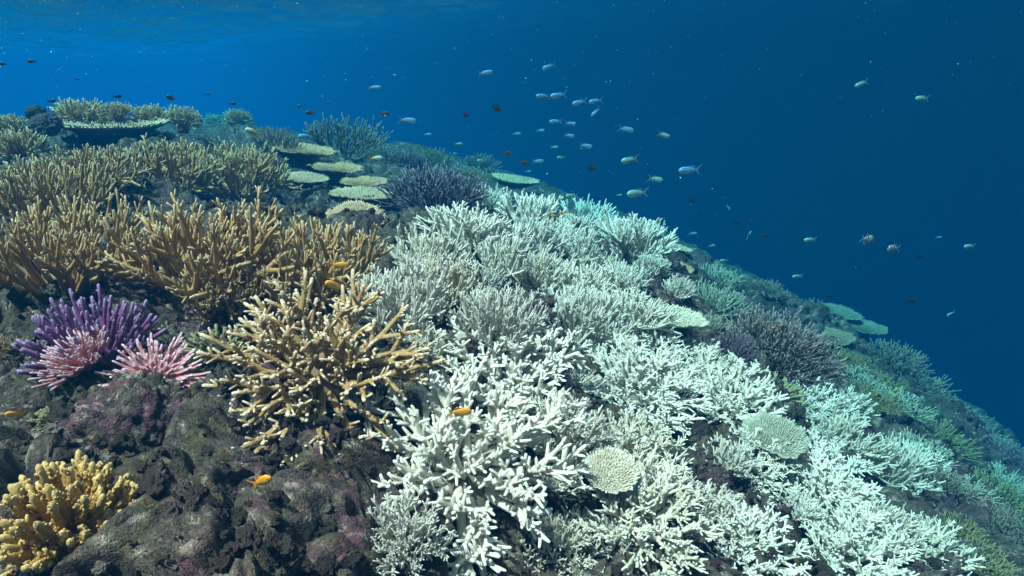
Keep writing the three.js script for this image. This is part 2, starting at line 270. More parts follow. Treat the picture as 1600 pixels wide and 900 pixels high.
{ // the water: a rippled surface over one closed body that takes the red out of light on its way
  const x0 = -10.3, x1 = 7.2, z0 = 2.2, z1 = -70.5, bottom = -14, level = 0.75, P = [], I = [];
  const axis = (a, b, n, pw) => Array.from({ length: n + 1 }, (_, i) => a + (b - a) * Math.pow(i / n, pw)), xs = axis(x0, x1, 240, 1), zs = axis(z0, z1, 380, 1.7), nx = xs.length;
  for (const z of zs) for (const x of xs) P.push(x, level - 0.1 * Math.abs(fbm(x * 0.8, z * 0.9, 2, 2)) - 0.1 * Math.abs(noise3(x * 1.2 + 3, z * 1.9, 5)) - 0.05 * Math.abs(noise3(x * 3.2, z * 4.1, 1)), z);
  for (let j = 0; j < zs.length - 1; j++) for (let i = 0; i < nx - 1; i++) { const a = j * nx + i, b = a + nx; I.push(a, a + 1, b, a + 1, b + 1, b); }
  const g = new THREE.BufferGeometry(); g.setAttribute('position', new THREE.Float32BufferAttribute(P, 3)); g.setIndex(I); g.computeVertexNormals();
  addStructure(new THREE.Mesh(g, new THREE.MeshPhysicalMaterial({ color: 0xffffff, transmission: 1, thickness: 1, ior: 1.33, roughness: 0, opacity: 0.28, transparent: true, side: THREE.DoubleSide })), 'water_surface');
  const body = new THREE.BoxGeometry(x1 - x0, level - 0.3 - bottom, z0 - z1).translate((x0 + x1) / 2, (level - 0.3 + bottom) / 2, (z0 + z1) / 2);
  addStructure(new THREE.Mesh(body, new THREE.MeshPhysicalMaterial({ color: 0xffffff, transmission: 1, thickness: 1, ior: 1.0, roughness: 0, opacity: 0.02, transparent: true, attenuationColor: new THREE.Color().setRGB(Math.exp(-0.225), Math.exp(-0.014), Math.exp(-0.006)), attenuationDistance: 1 })), 'water');
}

// ---------------------------------------------------------------- coral kinds
const PIGMENT = 0.72; // overall reflectance of living and bleached skeleton under water
const tint = (c, s) => [c[0] * s, c[1] * s, c[2] * s];
const blend = (a, b, t) => [lerp(a[0], b[0], t), lerp(a[1], b[1], t), lerp(a[2], b[2], t)];
const dye = (base, tip, from = 0.86, vary = 0.16) => (t, s) => tint(t > from ? blend(base, tip, clamp((t - from) / 0.1)) : base, PIGMENT * (1 - vary / 2 + vary * s));
const bleached = dye([0.77, 0.72, 0.61], [0.81, 0.785, 0.71], 0.8, 0.1);
const bleachedCream = dye([0.76, 0.68, 0.53], [0.8, 0.75, 0.64], 0.8, 0.1);
const tanTips = dye([0.42, 0.255, 0.095], [0.82, 0.64, 0.44], 0.9), tan = dye([0.5, 0.29, 0.105], [0.74, 0.54, 0.3], 0.88), brown = dye([0.34, 0.19, 0.08], [0.56, 0.38, 0.22], 0.9);
const purple = dye([0.27, 0.075, 0.24], [0.42, 0.28, 0.56], 0.92), pink = dye([0.68, 0.29, 0.31], [0.84, 0.56, 0.66], 0.85), yellow = dye([0.5, 0.28, 0.055], [0.72, 0.5, 0.18], 0.85);
const slate = dye([0.12, 0.07, 0.1], [0.32, 0.26, 0.32], 0.85), umber = dye([0.14, 0.085, 0.075], [0.4, 0.32, 0.3], 0.8), olive = dye([0.2, 0.18, 0.07], [0.32, 0.3, 0.14], 0.85), greyTan = dye([0.19, 0.16, 0.12], [0.3, 0.27, 0.21], 0.85);
const palegreen = dye([0.36, 0.4, 0.29], [0.5, 0.54, 0.43], 0.85);
const deadFoot = dye([0.2, 0.18, 0.14], [0.2, 0.18, 0.14]);

// Prototypes: { shapes, width } ; a place in the scene makes a Group of meshes that share them.
const protos = {};
function kind(name, o, mat = coralMat) { const c = colony(o); protos[name] = { branches: c.branches, limbs: c.limbs, holdfast: c.holdfast, width: 2 * (o.R ?? 0.2) * (o.wide ?? 1.12), mat }; }
const stag = { limbs: 20, levels: 1, fork: [3, 4], forkLen: 1.0, lets: 6, letLen: [0.014, 0.05], letR: 0.0034, side: 2, tip: 0.0028, r0: 0.0098, seg: 4, wander: 0.2, lift: 0.38, nubs: 0.04, footColour: deadFoot };
for (let i = 0; i < 4; i++) kind('white' + i, { ...stag, seed: 21 + i, limbs: 32 + i, r0: 0.0088, lets: 5, letLen: [0.012, 0.04], colour: i === 2 ? bleachedCream : bleached, reach: [0.5, 0.62], fork: [3, 4], forkLen: 0.8 + 0.05 * i, side: 2, wander: 0.15, H: 0.15 + 0.012 * i });
for (let i = 0; i < 4; i++) kind('mid' + i, { ...stag, seed: 41 + i, colour: bleached, limbs: 25, sides: 5, seg: 3, lets: 3, nubs: 0, side: 2, tip: 0.004, H: 0.13 + 0.015 * i, forkLen: 1.05, r0: 0.012 });
for (let i = 0; i < 3; i++) kind('far' + i, { ...stag, seed: 61 + i, colour: bleached, limbs: 20, sides: 4, seg: 2, lets: 2, nubs: 0, side: 1, R: 0.2, H: 0.13, tip: 0.005, r0: 0.012 }, farCoralMat);
kind('open_tan', { ...stag, seed: 7, limbs: 40, r0: 0.0092, letR: 0.0034, colour: tanTips, lets: 3, side: 2, fork: [2, 3], low: -0.12, R: 0.21, H: 0.18, forkLen: 0.95, reach: [0.48, 0.7], tip: 0.0038, nubs: 0.3, nubColour: dye([0.5, 0.36, 0.18], [0.8, 0.7, 0.5], 0.6), lift: 0.25, footColour: brown });
for (let i = 0; i < 3; i++) kind('tan' + i, { ...stag, seed: 81 + i, colour: i === 2 ? brown : tan, limbs: 34, lets: 4.5, letLen: [0.015, 0.05], side: 2, fork: [2, 4], forkAngle: [0.45, 0.95], wander: 0.26, R: 0.24, H: 0.16 + 0.015 * i, forkLen: 1.05, reach: [0.42, 0.62], sides: 6, nubs: 0.05, lift: 0.3, tip: 0.0036, r0: 0.0102, letR: 0.0036, spread: 0.3, footColour: brown });
kind('thicket', { ...stag, seed: 91, colour: tan, limbs: 52, r0: 0.0102, letR: 0.0036, lets: 3, letLen: [0.015, 0.05], forkAngle: [0.4, 0.85], wander: 0.24, side: 2, fork: [2, 3], R: 0.24, H: 0.2, low: 0.15, forkLen: 1.0, reach: [0.45, 0.65], sides: 6, nubs: 0.05, lift: 0.55, tip: 0.0037, spread: 0.6, footColour: brown });
for (let i = 0; i < 2; i++) kind('fartan' + i, { ...stag, seed: 95 + i, colour: tan, limbs: 44, sides: 4, seg: 2, lets: 2, letLen: [0.02, 0.045], nubs: 0, side: 1, R: 0.22, H: 0.15, lift: 0.15, low: 0, reach: [0.55, 0.7], tip: 0.0055, r0: 0.011, footColour: brown }, farCoralMat);
kind('finger', { seed: 101, colour: purple, limbs: 80, levels: 0, lets: 2.2, letLen: [0.012, 0.03], letR: 0.0055, R: 0.16, H: 0.17, low: 0.0, r0: 0.0112, tip: 0.005, reach: [0.78, 1.0], seg: 6, sides: 8, nubs: 0.22, nubColour: dye([0.3, 0.14, 0.24], [0.42, 0.3, 0.5], 0.8), lift: 0.35, wander: 0.1, spread: 0.5, side: 0, foot: 0.5 });
kind('cushion', { seed: 111, colour: pink, limbs: 150, levels: 0, lets: 1.2, letLen: [0.006, 0.014], letR: 0.003, R: 0.1, H: 0.062, low: 0.1, r0: 0.0072, tip: 0.0034, reach: [0.78, 1.0], seg: 4, sides: 6, nubs: 0.25, lift: 0.45, wander: 0.1, spread: 0.85, side: 0, foot: 0.62, nubLen: 0.0022, nubR: 0.0013 });
kind('knobbly', { seed: 121, colour: yellow, limbs: 62, levels: 0, lets: 4, letLen: [0.008, 0.022], letR: 0.0062, R: 0.13, H: 0.14, low: 0.02, r0: 0.0125, tip: 0.0075, reach: [0.72, 1.0], seg: 5, sides: 8, nubs: 0.5, nubLen: 0.0045, nubR: 0.0034, letNubs: true, lift: 0.35, wander: 0.09, spread: 0.35, side: 0, foot: 0.5 });
const bushy = { limbs: 60, levels: 1, fork: [3, 4], forkLen: 1.0, lets: 2, letLen: [0.012, 0.03], letR: 0.0032, R: 0.26, H: 0.22, r0: 0.0075, tip: 0.003, sides: 4, seg: 4, side: 2, reach: [0.5, 0.66], lift: 0.45, spread: 0.4, foot: 0.45 };
kind('slate', { ...bushy, seed: 131, colour: slate }); kind('umber', { ...bushy, seed: 132, colour: umber, limbs: 105, H: 0.24, lift: 0.2, low: 0.1, r0: 0.0062, tip: 0.0026, lets: 2.4, side: 1 }); kind('greytan', { ...bushy, seed: 133, colour: greyTan, limbs: 40 }, farCoralMat); kind('olive', { ...bushy, seed: 134, colour: olive, limbs: 36, H: 0.18 }, farCoralMat); kind('palebush', { ...bushy, seed: 135, colour: palegreen, limbs: 36, H: 0.18 }, farCoralMat);
kind('turf', { seed: 141, colour: olive, limbs: 60, levels: 0, lets: 2, letLen: [0.006, 0.014], letR: 0.004, R: 0.07, H: 0.05, low: 0, r0: 0.006, tip: 0.0042, reach: [0.7, 1.0], seg: 3, sides: 5, lift: 0.3, wander: 0.2, spread: 0.7, side: 0, foot: 0.9 });

// dish and table corals: a plate on a stalk, crowded with short upright branchlets
function plate(name, o) {
  const R = rng(o.seed), n = 72, rings = 9, P = [], C = [], I = [], rad = o.R ?? 0.2, rim = Array.from({ length: n }, (_, i) => { const a = (i / n) * 6.2832; return rad * (1 + 0.2 * noise3(Math.cos(a) * 1.5 + o.seed, Math.sin(a) * 1.5, 1) + 0.1 * noise3(Math.cos(a) * 6, Math.sin(a) * 7, o.seed)) * (1 + 0.05 * hash3(i, o.seed, 2)); });
  const top = (q) => (o.cup ?? 0.1) * rad * q * q, prof = [];
  for (let k = 0; k <= rings; k++) { const q = k / rings; prof.push([q, top(q)]); }
  const th = 0.035 * rad * 2; for (const [q, y] of [[1.01, top(1) - th * 0.5], [0.96, top(1) - th], [0.7, top(0.7) - th * 1.6], [0.4, -th * 2.4], [0.22, -0.24 * rad], [0.2, -0.45 * rad], [0.3, -0.8 * rad]]) prof.push([q, y]);
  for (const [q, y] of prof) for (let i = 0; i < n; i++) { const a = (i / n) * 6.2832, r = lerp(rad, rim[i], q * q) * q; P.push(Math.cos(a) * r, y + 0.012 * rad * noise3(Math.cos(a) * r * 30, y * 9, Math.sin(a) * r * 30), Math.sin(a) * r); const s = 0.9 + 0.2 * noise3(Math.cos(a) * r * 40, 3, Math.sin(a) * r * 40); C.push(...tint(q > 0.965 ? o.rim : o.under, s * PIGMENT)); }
  for (let k = 0; k < prof.length - 1; k++) for (let i = 0; i < n; i++) { const a = k * n + i, b = k * n + (i + 1) % n; I.push(a, b, a + n, b, b + n, a + n); }
  const g = new THREE.BufferGeometry(); g.setAttribute('position', new THREE.Float32BufferAttribute(P, 3)); g.setAttribute('color', new THREE.Float32BufferAttribute(C, 3)); g.setAttribute('uv', new THREE.Float32BufferAttribute(P.filter((_, i) => i % 3 !== 1), 2)); g.setIndex(I); g.computeVertexNormals();
  const S = new Shape(), lets = o.lets ?? 900;
  for (let i = 0; i < lets; i++) {
    const q = Math.sqrt((i + 0.5) / lets), a = i * 2.39996, r = q * lerp(rad, rim[Math.floor(((a / 6.2832) % 1) * n)], q), tilt = 0.25 + 0.95 * q * q * (o.lean ?? 1), D = V(Math.cos(a) * Math.sin(tilt) + 0.25 * (R() - 0.5), Math.cos(tilt), Math.sin(a) * Math.sin(tilt) + 0.25 * (R() - 0.5)).normalize();
    const l = (o.len ?? 0.012) * (0.7 + 0.6 * R()), P0 = V(Math.cos(a) * r * 0.985, top(Math.min(1, q)) - 0.003, Math.sin(a) * r * 0.985), w = o.thick ?? 0.0035;
    S.tube([[P0.x, P0.y, P0.z, w * 1.15], [P0.x + D.x * l * 0.55, P0.y + D.y * l * 0.55, P0.z + D.z * l * 0.55, w], [P0.x + D.x * l, P0.y + D.y * l + 0.001, P0.z + D.z * l, w * 0.7]], 4, (t) => tint(t > (o.tipFrom ?? 0.45) || q > 0.96 ? o.rim : o.top, PIGMENT * (0.92 + 0.16 * R())), i % 50);
  }
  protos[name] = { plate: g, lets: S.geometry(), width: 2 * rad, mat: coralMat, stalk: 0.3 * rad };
}
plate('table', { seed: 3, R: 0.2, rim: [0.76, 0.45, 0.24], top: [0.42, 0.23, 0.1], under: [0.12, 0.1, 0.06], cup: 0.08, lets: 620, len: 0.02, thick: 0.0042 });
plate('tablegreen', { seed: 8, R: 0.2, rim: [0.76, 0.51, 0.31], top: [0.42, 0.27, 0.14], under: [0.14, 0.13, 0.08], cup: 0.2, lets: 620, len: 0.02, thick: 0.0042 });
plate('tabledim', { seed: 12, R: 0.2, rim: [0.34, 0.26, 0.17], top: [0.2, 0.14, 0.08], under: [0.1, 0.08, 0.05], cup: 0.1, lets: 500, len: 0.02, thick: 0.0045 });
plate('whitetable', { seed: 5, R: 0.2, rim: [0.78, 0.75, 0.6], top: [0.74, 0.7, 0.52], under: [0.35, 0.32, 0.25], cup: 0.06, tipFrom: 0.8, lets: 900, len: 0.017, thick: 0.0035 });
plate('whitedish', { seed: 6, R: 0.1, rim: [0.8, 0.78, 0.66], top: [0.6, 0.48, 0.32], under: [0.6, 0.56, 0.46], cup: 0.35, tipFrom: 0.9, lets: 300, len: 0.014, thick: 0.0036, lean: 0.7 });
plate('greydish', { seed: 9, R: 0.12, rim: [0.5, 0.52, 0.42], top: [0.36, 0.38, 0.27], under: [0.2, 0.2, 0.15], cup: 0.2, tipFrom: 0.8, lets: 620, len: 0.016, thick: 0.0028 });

const place = (() => {
  const R = rng(777), inv = new THREE.Quaternion().setFromEuler(new THREE.Euler(-PITCH, YAW, 0, 'YXZ')).invert(), q = V();
  const spots = (k) => (k.spots ??= (() => { const out = []; for (const g of k.branches ?? [k.plate]) { const a = g.attributes.position; for (let i = 0; i < a.count; i += k.plate ? 3 : 9) out.push(V().fromBufferAttribute(a, i)); } return out; })());
  const box = (k, G) => { let a = 1e9, b = 1e9, c = -1e9, d = -1e9; G.updateMatrix(); const xs = [], ys = []; for (const p of spots(k)) { q.copy(p).applyMatrix4(G.matrix).applyQuaternion(inv); xs.push(800 - (q.x / q.z) * F); ys.push(450 + (q.y / q.z) * F); } xs.sort((x, y) => x - y); ys.sort((x, y) => x - y); const n = xs.length, e = Math.floor(n * 0.006); return [xs[e], ys[e], xs[n - 1 - e], ys[n - 1 - e]]; };
  return (proto, px, py, w, name, label, { sy = 1, yaw, tilt = 0.45, rise = 0, lean, group, category = 'coral', merged = false, deep = 0, drop = 22, forked = false, mat, fit, fwd = 1, minPy = 0 } = {}) => {
    const k = protos[proto], G = new THREE.Group(), turn = yaw ?? R() * 6.28;
    if (k.plate) { part('plate', k.plate, k.mat, G); part('branchlets', k.lets, k.mat, G).userData.kind = 'stuff'; }
    else if (merged) { part('branches', (k.merged ??= mergeGeometries(k.branches)), k.mat, G); part('holdfast', k.holdfast, k.mat, G); }
    else if (forked) { for (const l of k.limbs) { const b = part('branch', l.trunk, mat ?? k.mat, G); for (const t of l.twigs) part('branchlet', t, mat ?? k.mat, b); } part('holdfast', k.holdfast, mat ?? k.mat, G); }
    else { for (const b of k.branches) part('branch', b, mat ?? k.mat, G); part('holdfast', k.holdfast, mat ?? k.mat, G); }
    const size = { s: 0 }, set = () => { // stand it on the reef
      const [p, d] = onReef(px, py), n = slopeAt(p.x, p.z), near = 1 - sstep(Math.hypot(p.x, p.z), 4.5, 7), h = relief(p.x, p.z, ground(p.x, p.z), near); size.s = (w * d) / F / k.width; size.d = d;
      if (k.plate) { p.copy(at(px, py - drop, d * fwd)); G.position.set(p.x, p.y + rise, p.z); } else G.position.set(p.x + n.x * h, ground(p.x, p.z) + n.y * h - 0.012 - deep + rise, p.z + n.z * h);
      const up = lean ? V(...lean).normalize().applyAxisAngle(UP, YAW) : UP.clone().lerp(n, tilt).normalize();
      G.quaternion.setFromUnitVectors(UP, up).multiply(new THREE.Quaternion().setFromAxisAngle(UP, turn)); G.scale.set(size.s, size.s * sy, size.s);
    };
    set();
    if (fit) { // size and foot until the colony fills the room it has on the reef
      for (let r = 0; r < 7; r++) {
        const b = box(k, G), kw = clamp((fit[2] - fit[0]) / (b[2] - b[0]), 0.6, 1.6), kh = clamp((fit[3] - fit[1]) / (b[3] - b[1]), 0.6, 1.6);
        w *= Math.pow(kw, 0.8); if (!k.plate) sy = clamp(sy * Math.pow(kh / kw, 0.6), 0.6, 1.4); px += 0.8 * ((fit[0] + fit[2]) / 2 - (b[0] + b[2]) / 2); const dy = k.plate ? (fit[1] + fit[3]) / 2 - (b[1] + b[3]) / 2 : fit[3] - b[3]; py = Math.max(fit[1] + (fit[3] - fit[1]) * 0.3, minPy, py + 0.7 * dy); set();
      }
      const b = box(k, G), dy = fit[3] - b[3]; if (!k.plate && dy < -4) { rise += Math.min(minPy ? 0.18 : 0.1, (-dy * size.d) / F); set(); }
    }
    return addThing(G, name, label, category, group);
  };
})();
const WF = 'bleached colonies in the white coral field';
// bleached colonies, near to far
const whites = [
  ['white0', 718, 862, 355, 'biggest bleached staghorn coral, spreading over the bottom centre of the picture', { fit: [555, 690, 905, 905] }],
  ['white1', 618, 890, 170, 'bleached coral clump cut by the bottom edge beside the dark rock', { fit: [545, 780, 700, 925] }],
  ['white3', 868, 880, 170, 'bleached coral at the bottom edge, low on the right flank of the biggest white colony', { fit: [800, 800, 935, 930] }],
  ['white1', 765, 690, 235, 'tall bleached staghorn coral with an orange fish swimming in front of it', { fit: [648, 525, 905, 700] }],
  ['white3', 862, 712, 150, 'bleached coral between the orange fish and the small cream dish coral', { fit: [800, 595, 945, 745] }],
  ['white0', 690, 720, 120, 'bleached coral just below the orange fish, touching the tan staghorn thicket', { fit: [640, 640, 740, 770] }],
  ['mid1', 648, 578, 110, 'small bleached coral against the right side of the open tan staghorn', { fit: [598, 505, 705, 590] }],
  ['white0', 622, 487, 145, 'sprawling bleached coral left of the cream-tinted colony and above the open tan staghorn', { fit: [548, 405, 700, 515] }],
  ['white2', 690, 468, 130, 'bleached coral with cream yellow inner branches above the rubble gap', { fit: [640, 392, 752, 490] }],
  ['white3', 782, 512, 135, 'bleached coral standing alone at the upper edge of the rubble gap', { fit: [720, 440, 842, 540] }],
  ['mid0', 672, 424, 110, 'bleached coral directly behind the cream-tinted colony', { fit: [615, 352, 735, 430] }],
  ['mid2', 735, 374, 140, 'broad bleached coral in front of the dark purple bushy coral', { fit: [660, 320, 795, 375] }],
  ['mid1', 772, 418, 100, 'bleached coral right of the cream-tinted colony, above the rubble gap', { fit: [725, 360, 822, 420] }],
  ['mid3', 832, 398, 90, 'bleached coral with cream tint in the middle of the upper white field', { fit: [785, 345, 875, 395] }],
  ['mid0', 855, 448, 105, 'bleached coral at the top right corner of the rubble gap', { fit: [805, 385, 895, 450] }],
  ['white1', 905, 530, 145, 'bleached coral with long forks left of the large white table coral', { fit: [845, 445, 985, 535] }],
  ['mid2', 915, 462, 95, 'bleached coral above the long-forked colony beside the white table', { fit: [870, 408, 955, 465] }],
  ['mid1', 975, 460, 90, 'bleached coral upslope of the large white table coral', { fit: [940, 400, 1012, 460] }],
  ['mid0', 1005, 500, 100, 'bleached coral touching the upper left rim of the large white table', { fit: [945, 450, 1060, 505] }],
  ['mid3', 1050, 482, 48, 'tiny bleached coral behind the large white table', { fit: [1030, 448, 1068, 480] }],
  ['mid2', 1015, 432, 52, 'small bleached coral near the right shoulder of the white field', { fit: [995, 402, 1038, 430] }],
  ['mid1', 895, 402, 80, 'bleached coral in the upper white field, left of the crest shoulder', { fit: [860, 352, 935, 400] }],
  ['mid3', 930, 428, 75, 'bleached cream coral amid the upper white field', { fit: [890, 385, 965, 430] }],
  ['mid0', 1000, 406, 105, 'pale turquoise bleached coral on the shoulder where the slope drops to blue', { fit: [940, 345, 1048, 405] }],
  ['mid2', 960, 424, 56, 'little bleached coral left of the small shoulder colony', { fit: [960, 376, 1010, 408] }],
  ['far0', 768, 325, 72, 'turquoise-white coral touching the right side of the dark purple bush', { fit: [738, 283, 800, 325] }],
  ['far1', 832, 350, 105, 'wide turquoise-white coral left of the two tiny orange fish', { fit: [785, 303, 880, 350] }],
  ['far2', 918, 348, 85, 'turquoise-white coral right of the two tiny orange fish', { fit: [882, 310, 955, 348] }],
  ['far0', 870, 366, 46, 'little turquoise coral just below the two tiny orange fish', { fit: [850, 338, 895, 364] }],
  ['far1', 908, 364, 44, 'little turquoise coral lower right of the two tiny orange fish', { fit: [888, 334, 925, 360] }],
  ['far2', 945, 366, 44, 'little turquoise coral on the upper crest, right end of a row of three', { fit: [925, 336, 962, 360] }],
  ['far0', 962, 380, 60, 'turquoise coral behind the pale shoulder colony', { fit: [945, 350, 1000, 384] }],
  ['far1', 800, 380, 70, 'bleached coral between the dark purple bush and the upper white field', { fit: [760, 330, 830, 385] }],
  ['far2', 860, 384, 60, 'bleached coral low in the gap below the wide turquoise colony', { fit: [830, 355, 890, 390] }],
  ['mid1', 925, 604, 120, 'bleached coral below the long-forked colony, right of the rubble gap', { fit: [875, 505, 1005, 610] }],
  ['white3', 1020, 582, 105, 'bleached coral directly in front of the large white table', { fit: [972, 512, 1075, 585] }],
  ['white1', 968, 634, 130, 'bleached coral in the centre of the lower white field', { fit: [895, 555, 1030, 645] }],
  ['mid0', 1055, 620, 110, 'bleached coral downslope of the large white table', { fit: [1005, 550, 1105, 620] }],
  ['white0', 1135, 648, 140, 'bleached coral below the olive clump and the dark brown bush', { fit: [1070, 572, 1210, 655] }],
  ['white3', 1010, 682, 165, 'broad bleached coral midway between the cream dish and the grey-green dish', { fit: [920, 600, 1100, 695] }],
  ['mid2', 1140, 692, 140, 'bleached coral touching the left rim of the grey-green dish coral', { fit: [1080, 615, 1220, 700] }],
  ['white1', 925, 700, 105, 'bleached coral just above the small cream dish coral', { fit: [870, 630, 960, 730] }],
  ['white0', 1010, 762, 150, 'bleached coral on the right of the small cream dish coral', { fit: [930, 640, 1075, 770] }],
  ['white3', 1062, 815, 120, 'bleached coral left of the dark knobby rocks in the lower field', { fit: [1000, 700, 1110, 830] }],
  ['white1', 1195, 778, 125, 'bleached coral immediately below the grey-green dish coral', { fit: [1130, 695, 1245, 790] }],
  ['mid1', 1262, 690, 120, 'bleached coral on the upper right rim of the grey-green dish', { fit: [1205, 605, 1330, 700] }],
  ['mid0', 1335, 712, 125, 'bleached coral on the right shoulder above the teal slope', { fit: [1270, 630, 1390, 740] }],
  ['white0', 1300, 765, 140, 'bleached coral right of and below the grey-green dish', { fit: [1230, 690, 1375, 800] }],
  ['mid3', 1392, 775, 115, 'cream-tinted bleached coral on the right edge of the white field', { fit: [1340, 670, 1450, 790] }],
  ['white2', 1010, 905, 220, 'large cream-tinted bleached coral cut by the bottom edge', { fit: [905, 760, 1115, 925] }],
  ['white3', 1118, 862, 140, 'bleached coral below the dark knobby rocks', { fit: [1060, 755, 1190, 880] }],
  ['white1', 1275, 870, 180, 'large bleached coral in the lower right of the white field', { fit: [1185, 735, 1370, 890] }],
  ['mid2', 1400, 850, 120, 'bleached coral right of the large lower right colony', { fit: [1350, 745, 1460, 870] }],
  ['white0', 1175, 925, 165, 'bleached coral cut by the bottom edge, right of the large cream-tinted one', { fit: [1090, 820, 1270, 960] }],
  ['mid1', 1440, 905, 130, 'rightmost bleached coral cut by the bottom edge', { fit: [1390, 805, 1535, 930] }],
  ['white3', 1330, 935, 165, 'bleached coral cut by the bottom edge below the large lower right colony', { fit: [1260, 800, 1430, 960] }],
  ['mid0', 1475, 860, 90, 'outermost bleached coral at the brink of the dark teal slope', { fit: [1420, 770, 1500, 870] }],
];
const bleachMats = [[1, 1, 1], [0.97, 0.95, 0.9], [0.94, 0.96, 0.96], [1, 0.99, 0.97]].map((c) => { const q = coralMat.clone(); q.color.setRGB(...c); return q; });
for (const [i, [k, px, py, w, label, o]] of whites.entries()) place(k, px, py, w * 1.2, 'bleached_staghorn_coral', label, { group: WF, merged: k.startsWith('far'), forked: py > 640 && k.startsWith('white'), mat: bleachMats[(i * 7 + 3) % 4], tilt: 0.42, lean: py > 560 ? [0.08, 0.9, 0.36] : undefined, fit: [o.fit[0] - 7, o.fit[1] - 4, o.fit[2] + 7, o.fit[3] + 8] });

for (const [i, [px, py, label]] of [
  [560, 650, 'bleached sprig in the dark gap between the open tan staghorn and the biggest white colony'],
  [860, 760, 'bleached sprig above the right flank of the biggest white colony'],
  [905, 830, 'bleached sprig below the small cream dish coral'],
  [960, 560, 'bleached sprig above the centre colony of the lower white field'],
  [1030, 640, 'bleached sprig between the two broad colonies under the white table'],
  [1080, 580, 'bleached sprig at the lower left of the shaded grey dish'],
  [1190, 700, 'bleached sprig under the left rim of the grey-green dish'],
  [1130, 740, 'bleached sprig beside the two dark knobby rocks'],
  [1240, 800, 'bleached sprig above the large lower right colony'],
  [1330, 780, 'bleached sprig on the right above the large lower right colony'],
  [1160, 830, 'bleached sprig left of the large lower right colony'],
  [1040, 850, 'bleached sprig above the large cream-tinted coral at the bottom edge'],
  [960, 850, 'bleached sprig at the left of the large cream-tinted bottom coral'],
  [820, 740, 'bleached sprig between the tall coral with the fish and the biggest colony'],
  [1370, 820, 'bleached sprig right of the large lower right colony, near the brink'],
  [1300, 660, 'bleached sprig above the right rim of the grey-green dish'],
  [1420, 740, 'bleached sprig on the outer right shoulder of the field'],
  [880, 480, 'bleached sprig right of the rubble gap, under the top row'],
  [830, 440, 'bleached sprig above the rubble gap, right of its top corner'],
  [760, 450, 'bleached sprig above the lone coral at the rubble gap'],
  [700, 500, 'bleached sprig below the colony with cream inner branches'],
  [650, 455, 'bleached sprig above the sprawling left colony'],
  [950, 480, 'bleached sprig left of the coral touching the white table'],
  [840, 340, 'bleached sprig beside the wide turquoise colony'],
  [930, 380, 'bleached sprig in the upper field below the right turquoise colony'],
  [990, 540, 'bleached sprig tucked under the left end of the large white table'],
  [1240, 640, 'bleached sprig below the olive clump beside the brown bush'],
  [780, 620, 'bleached sprig above the tall coral with the orange fish'],
  [890, 610, 'bleached sprig at the right end of the lower rubble gap'],
].entries()) place('mid' + (i % 4), px, py, py > 600 ? 105 : py > 440 ? 85 : 60, 'bleached_staghorn_coral', label, { group: 'small bleached sprigs in the gaps', mat: bleachMats[i % 4], sy: 1.1, merged: py < 500 });

